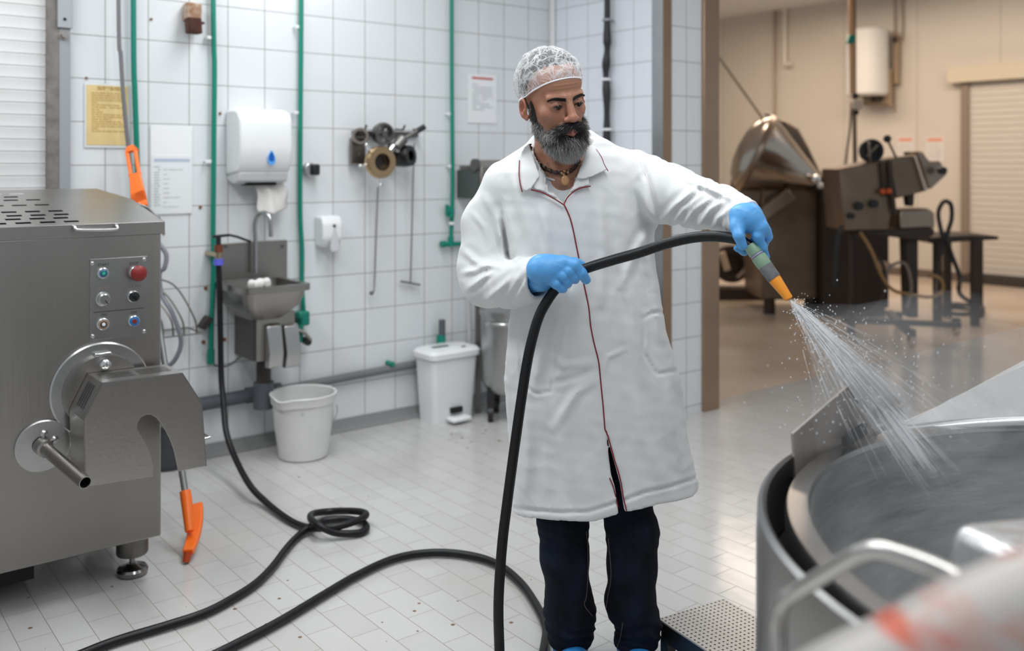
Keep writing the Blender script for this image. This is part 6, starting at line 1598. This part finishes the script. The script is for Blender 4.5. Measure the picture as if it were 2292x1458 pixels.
# ---------------------------------------------------------------- the hose
rub = mat('black_rubber', (.006,.006,.007), .42, bump=.15, bscale=40, spec=.35)
zf_ = .0175
def fl(px, py, z=zf_): return W0.floor(px, py, z)
tap = FA.world(FA.at(490, 590, -.16))
def wa(px, py, off): return FA.world(FA.at(px, py, off))
hose = [wa(489,592,-.16), wa(491,640,-.17), wa(493,740,-.19), wa(495,840,-.22), wa(500,900,-.27), P(506,965,4.32), P(524,1020,4.22), P(556,1082,4.02), fl(590,1120,.03), fl(640,1160), fl(682,1180,.02),
        fl(720,1183,.045), fl(770,1176,.05), fl(812,1160,.05), fl(818,1150,.05), fl(795,1145,.045), fl(745,1145,.02), fl(703,1150,.03), fl(695,1160,.05), fl(712,1176,.06), fl(750,1193,.03), fl(800,1194), fl(820,1184), fl(812,1170), fl(775,1162), fl(733,1165), fl(712,1172),fl(697,1178,.03),
        fl(668,1200), fl(640,1230), fl(610,1270), fl(575,1305), fl(530,1335), fl(460,1372), fl(370,1402), fl(270,1432), fl(190,1462), fl(60,1520), fl(-40,1640), fl(120,1700), fl(330,1600),
        fl(420,1500), fl(510,1452), fl(620,1395), fl(720,1335), fl(800,1288), fl(880,1252), fl(960,1238), fl(1040,1242), fl(1110,1262), fl(1165,1305), fl(1203,1360), fl(1222,1405,.018), fl(1220,1440), fl(1210,1480), fl(1180,1530), fl(1140,1540), 
        P(1122,1500,2.42), P(1117,1430,2.42), P(1116,1340,2.42), P(1124,1220,2.43), P(1136,1120,2.44), P(1152,1000,2.44), P(1169,880,2.44), P(1184,790,2.44), P(1204,715,2.45), P(1226,672,2.455), P(1250,641,2.458), P(1278,619,2.455), P(1310,602,2.45), P(1370,583,2.42), P(1430,566,2.39), P(1490,546,2.36), P(1545,533,2.33), P(1592,529,2.30), P(1630,532,2.275), P(1658,539,2.255), P(1683,556,2.24)]
t = thing('spray_hose', 'long black rubber hose from the wall tap through the hands to the nozzle', 'hose', W0, fl(510,1450))
hs = spline(hose, 7)
MB().tube(hs, .0136, 14).build('hose_tube', rub, t)
# tap
tp = FA.at(489, 588, -.16)
tt = thing('water_tap', 'brass wall tap with a blue hose coupling left of the sink', 'tap', FA, tp)
MB().cyl(tp+Vector((0,0,-.012)), tp+Vector((0,0,.018)), .023, n=24).build('coupling', mat('violet_blue', (.12,.13,.65), .4), tt)
MB().cyl(tp+Vector((0,0,.018)), tp+Vector((0,0,.055)), .015).cyl(tp+Vector((0,.0,.035)), tp+Vector((0,.15,.035)), .012).build('spout', mat('tap_brass', (.45,.38,.26), .35, 1), tt)
MB().cyl(tp+Vector((0,0,.05)), tp+Vector((0,0,.085)), .02).build('valve_body', mat('rust_copper', (.22,.07,.04), .5, .6), tt)
MB().cyl(tp+Vector((0,0,.085)), tp+Vector((0,0,.12)), .012).bar(tp+Vector((-.03,0,.125)), tp+Vector((.05,-.01,.13)), .02, .012).tube([tp+Vector((.05,-.01,.13)), FA.at(530,530,-.1), FA.at(560,541,-.05)], .006).build('lever', black, tt)
# nozzle
n0 = P(1681,552,2.238); n1 = P(1766.5,670,2.185); ax = (n1-n0); LN = ax.length; ax.normalize()
t = thing('spray_nozzle', 'green, grey and orange spray nozzle at the end of the hose', 'nozzle', W0, n0)
def at_(f): return n0+ax*LN*f
pale = mat('pale_green_plastic', (.23,.36,.25), .45)
g1 = MB().lathe([(0,-.004),(.0145,-.004),(.0165,0),(.0172,.018),(.0165,LN*.14),(.0162,LN*.15)], n0, ax, 32).lathe([(.0162,LN*.19),(.0178,LN*.195),(.0182,LN*.27),(.0172,LN*.37),(.0166,LN*.38),(0,LN*.38)], n0, ax, 32).build('coupling', pale, t, label='pale green coupling')
MB().lathe([(.0150,LN*.14),(.0158,LN*.15),(.0158,LN*.158)], n0, ax, 32).lathe([(.0158,LN*.178),(.0158,LN*.19),(.015,LN*.2)], n0, ax, 32).build('ring', mat('dark_violet', (.03,.02,.06), .4), g1)
MB().lathe([(.0158,LN*.156),(.0166,LN*.16),(.0166,LN*.178),(.0158,LN*.182)], n0, ax, 32).build('ring', mat('lilac', (.40,.34,.55), .4), g1)
MB().lathe([(0,LN*.37),(.0166,LN*.37),(.0172,LN*.39),(.0166,LN*.60),(.0160,LN*.62),(0,LN*.62)], n0, ax, 14).build('grip_sleeve', mat('grey_rubber', (.16,.165,.17), .6, var=.3, vscale=60), t, label='grey grip sleeve')
MB().lathe([(0,LN*.615),(.0148,LN*.615),(.0150,LN*.64),(.0105,LN*.95),(.0100,LN*.99),(.0085,LN*1.0),(.006,LN*.995),(.0055,LN*.96),(0,LN*.96)], n0, ax, 32).build('tip', mat('amber_plastic', (.85,.30,.02), .35, bump=.1, bscale=60), t, label='orange nozzle tip')
# ---------------------------------------------------------------- water
wtr = bpy.data.materials.new('spray_water'); wtr.use_nodes = True; b = wtr.node_tree.nodes['Principled BSDF']
b.inputs['Base Color'].default_value = (.93,.95,.97,1); b.inputs['Roughness'].default_value = .35; b.inputs['Alpha'].default_value = .62
w0 = at_(1.0); w1 = P(2010, 935, 1.80); wd_ = (w1-w0); LW = wd_.length; wd_.normalize()
e1 = wd_.orthogonal().normalized(); e2 = wd_.cross(e1)
R_, T_, M_, RR = [], [], [], []
wr = np.random.RandomState(12)
for i in range(2600):
    rad = abs(wr.normal())*.042 if i < 1900 else abs(wr.normal())*.13; an = wr.uniform(0, 6.283)
    d = wd_+(e1*math.cos(an)+e2*math.sin(an))*rad; d.normalize()
    s0 = LW*wr.uniform(0,1)**1.25*.95 if i > 500 else LW*wr.uniform(0,.25); ln = wr.uniform(.05,.16)
    g = .10
    def pos(s): 
        p = w0+d*s; p.z -= g*s*s; return p
    R_.append(tuple(pos(s0))); T_.append(tuple(pos(s0+ln))); M_.append(tuple(pos(s0+ln*.5))); RR.append((.0009 if rad < .12 else .0005)*(1-.35*s0/LW))
tw = thing('water_jet', 'white water spray fanning out of the orange nozzle into the bowl', 'water', W0, w0, kind='stuff')
strands('water_streaks', R_, T_, M_, np.array(RR), np.ones((len(R_),3)), wtr, tw, segs=3)
# fine mist round the jet: a cone of thin vapour
mist = bpy.data.materials.new('mist_vapour'); mist.use_nodes = True; nt = mist.node_tree; nt.nodes.remove(nt.nodes['Principled BSDF'])
vs = nt.nodes.new('ShaderNodeVolumeScatter'); vs.inputs['Color'].default_value = (.96,.98,1,1); vs.inputs['Density'].default_value = 22; nt.links.new(vs.outputs[0], nt.nodes['Material Output'].inputs['Volume'])
mist2 = bpy.data.materials.new('mist_vapour_thin'); mist2.use_nodes = True; nt = mist2.node_tree; nt.nodes.remove(nt.nodes['Principled BSDF'])
vs = nt.nodes.new('ShaderNodeVolumeScatter'); vs.inputs['Color'].default_value = (.96,.98,1,1); vs.inputs['Density'].default_value = .8; nt.links.new(vs.outputs[0], nt.nodes['Material Output'].inputs['Volume'])
MB().lathe([(0,.0),(.005,.003),(.020,LW*.4),(.040,LW*.85),(.045,LW*.95),(0,LW*.97)], w0, wd_, 32).build('mist_core', mist, tw)
MB().lathe([(0,.02),(.015,.05),(.10,LW*.5),(.22,LW*.9),(.24,LW*1.0),(.1,LW*1.25),(0,LW*1.3)], w0, (wd_+Vector((.12,0,.06))).normalized(), 32).build('mist_cloud', mist2, tw)
mb = MB()
for i in range(900):
    s = wr.uniform(.05, 1.15)*LW; a_ = wr.uniform(0, 6.28); rr = abs(wr.normal())*.28*s+.01
    p = w0+wd_*s+(e1*math.cos(a_)+e2*math.sin(a_))*rr
    if p.z < .92: p.z = .92+wr.rand()*.08
    r = wr.uniform(.0006, .0017); mb.add([p+Vector((r,0,0)),p-Vector((r,0,0)),p+Vector((0,r,0)),p-Vector((0,r,0)),p+Vector((0,0,r*1.4)),p-Vector((0,0,r*1.4))], [(0,2,4),(2,1,4),(1,3,4),(3,0,4),(2,0,5),(1,2,5),(3,1,5),(0,3,5)])
mb.build('droplets', wtr, tw)
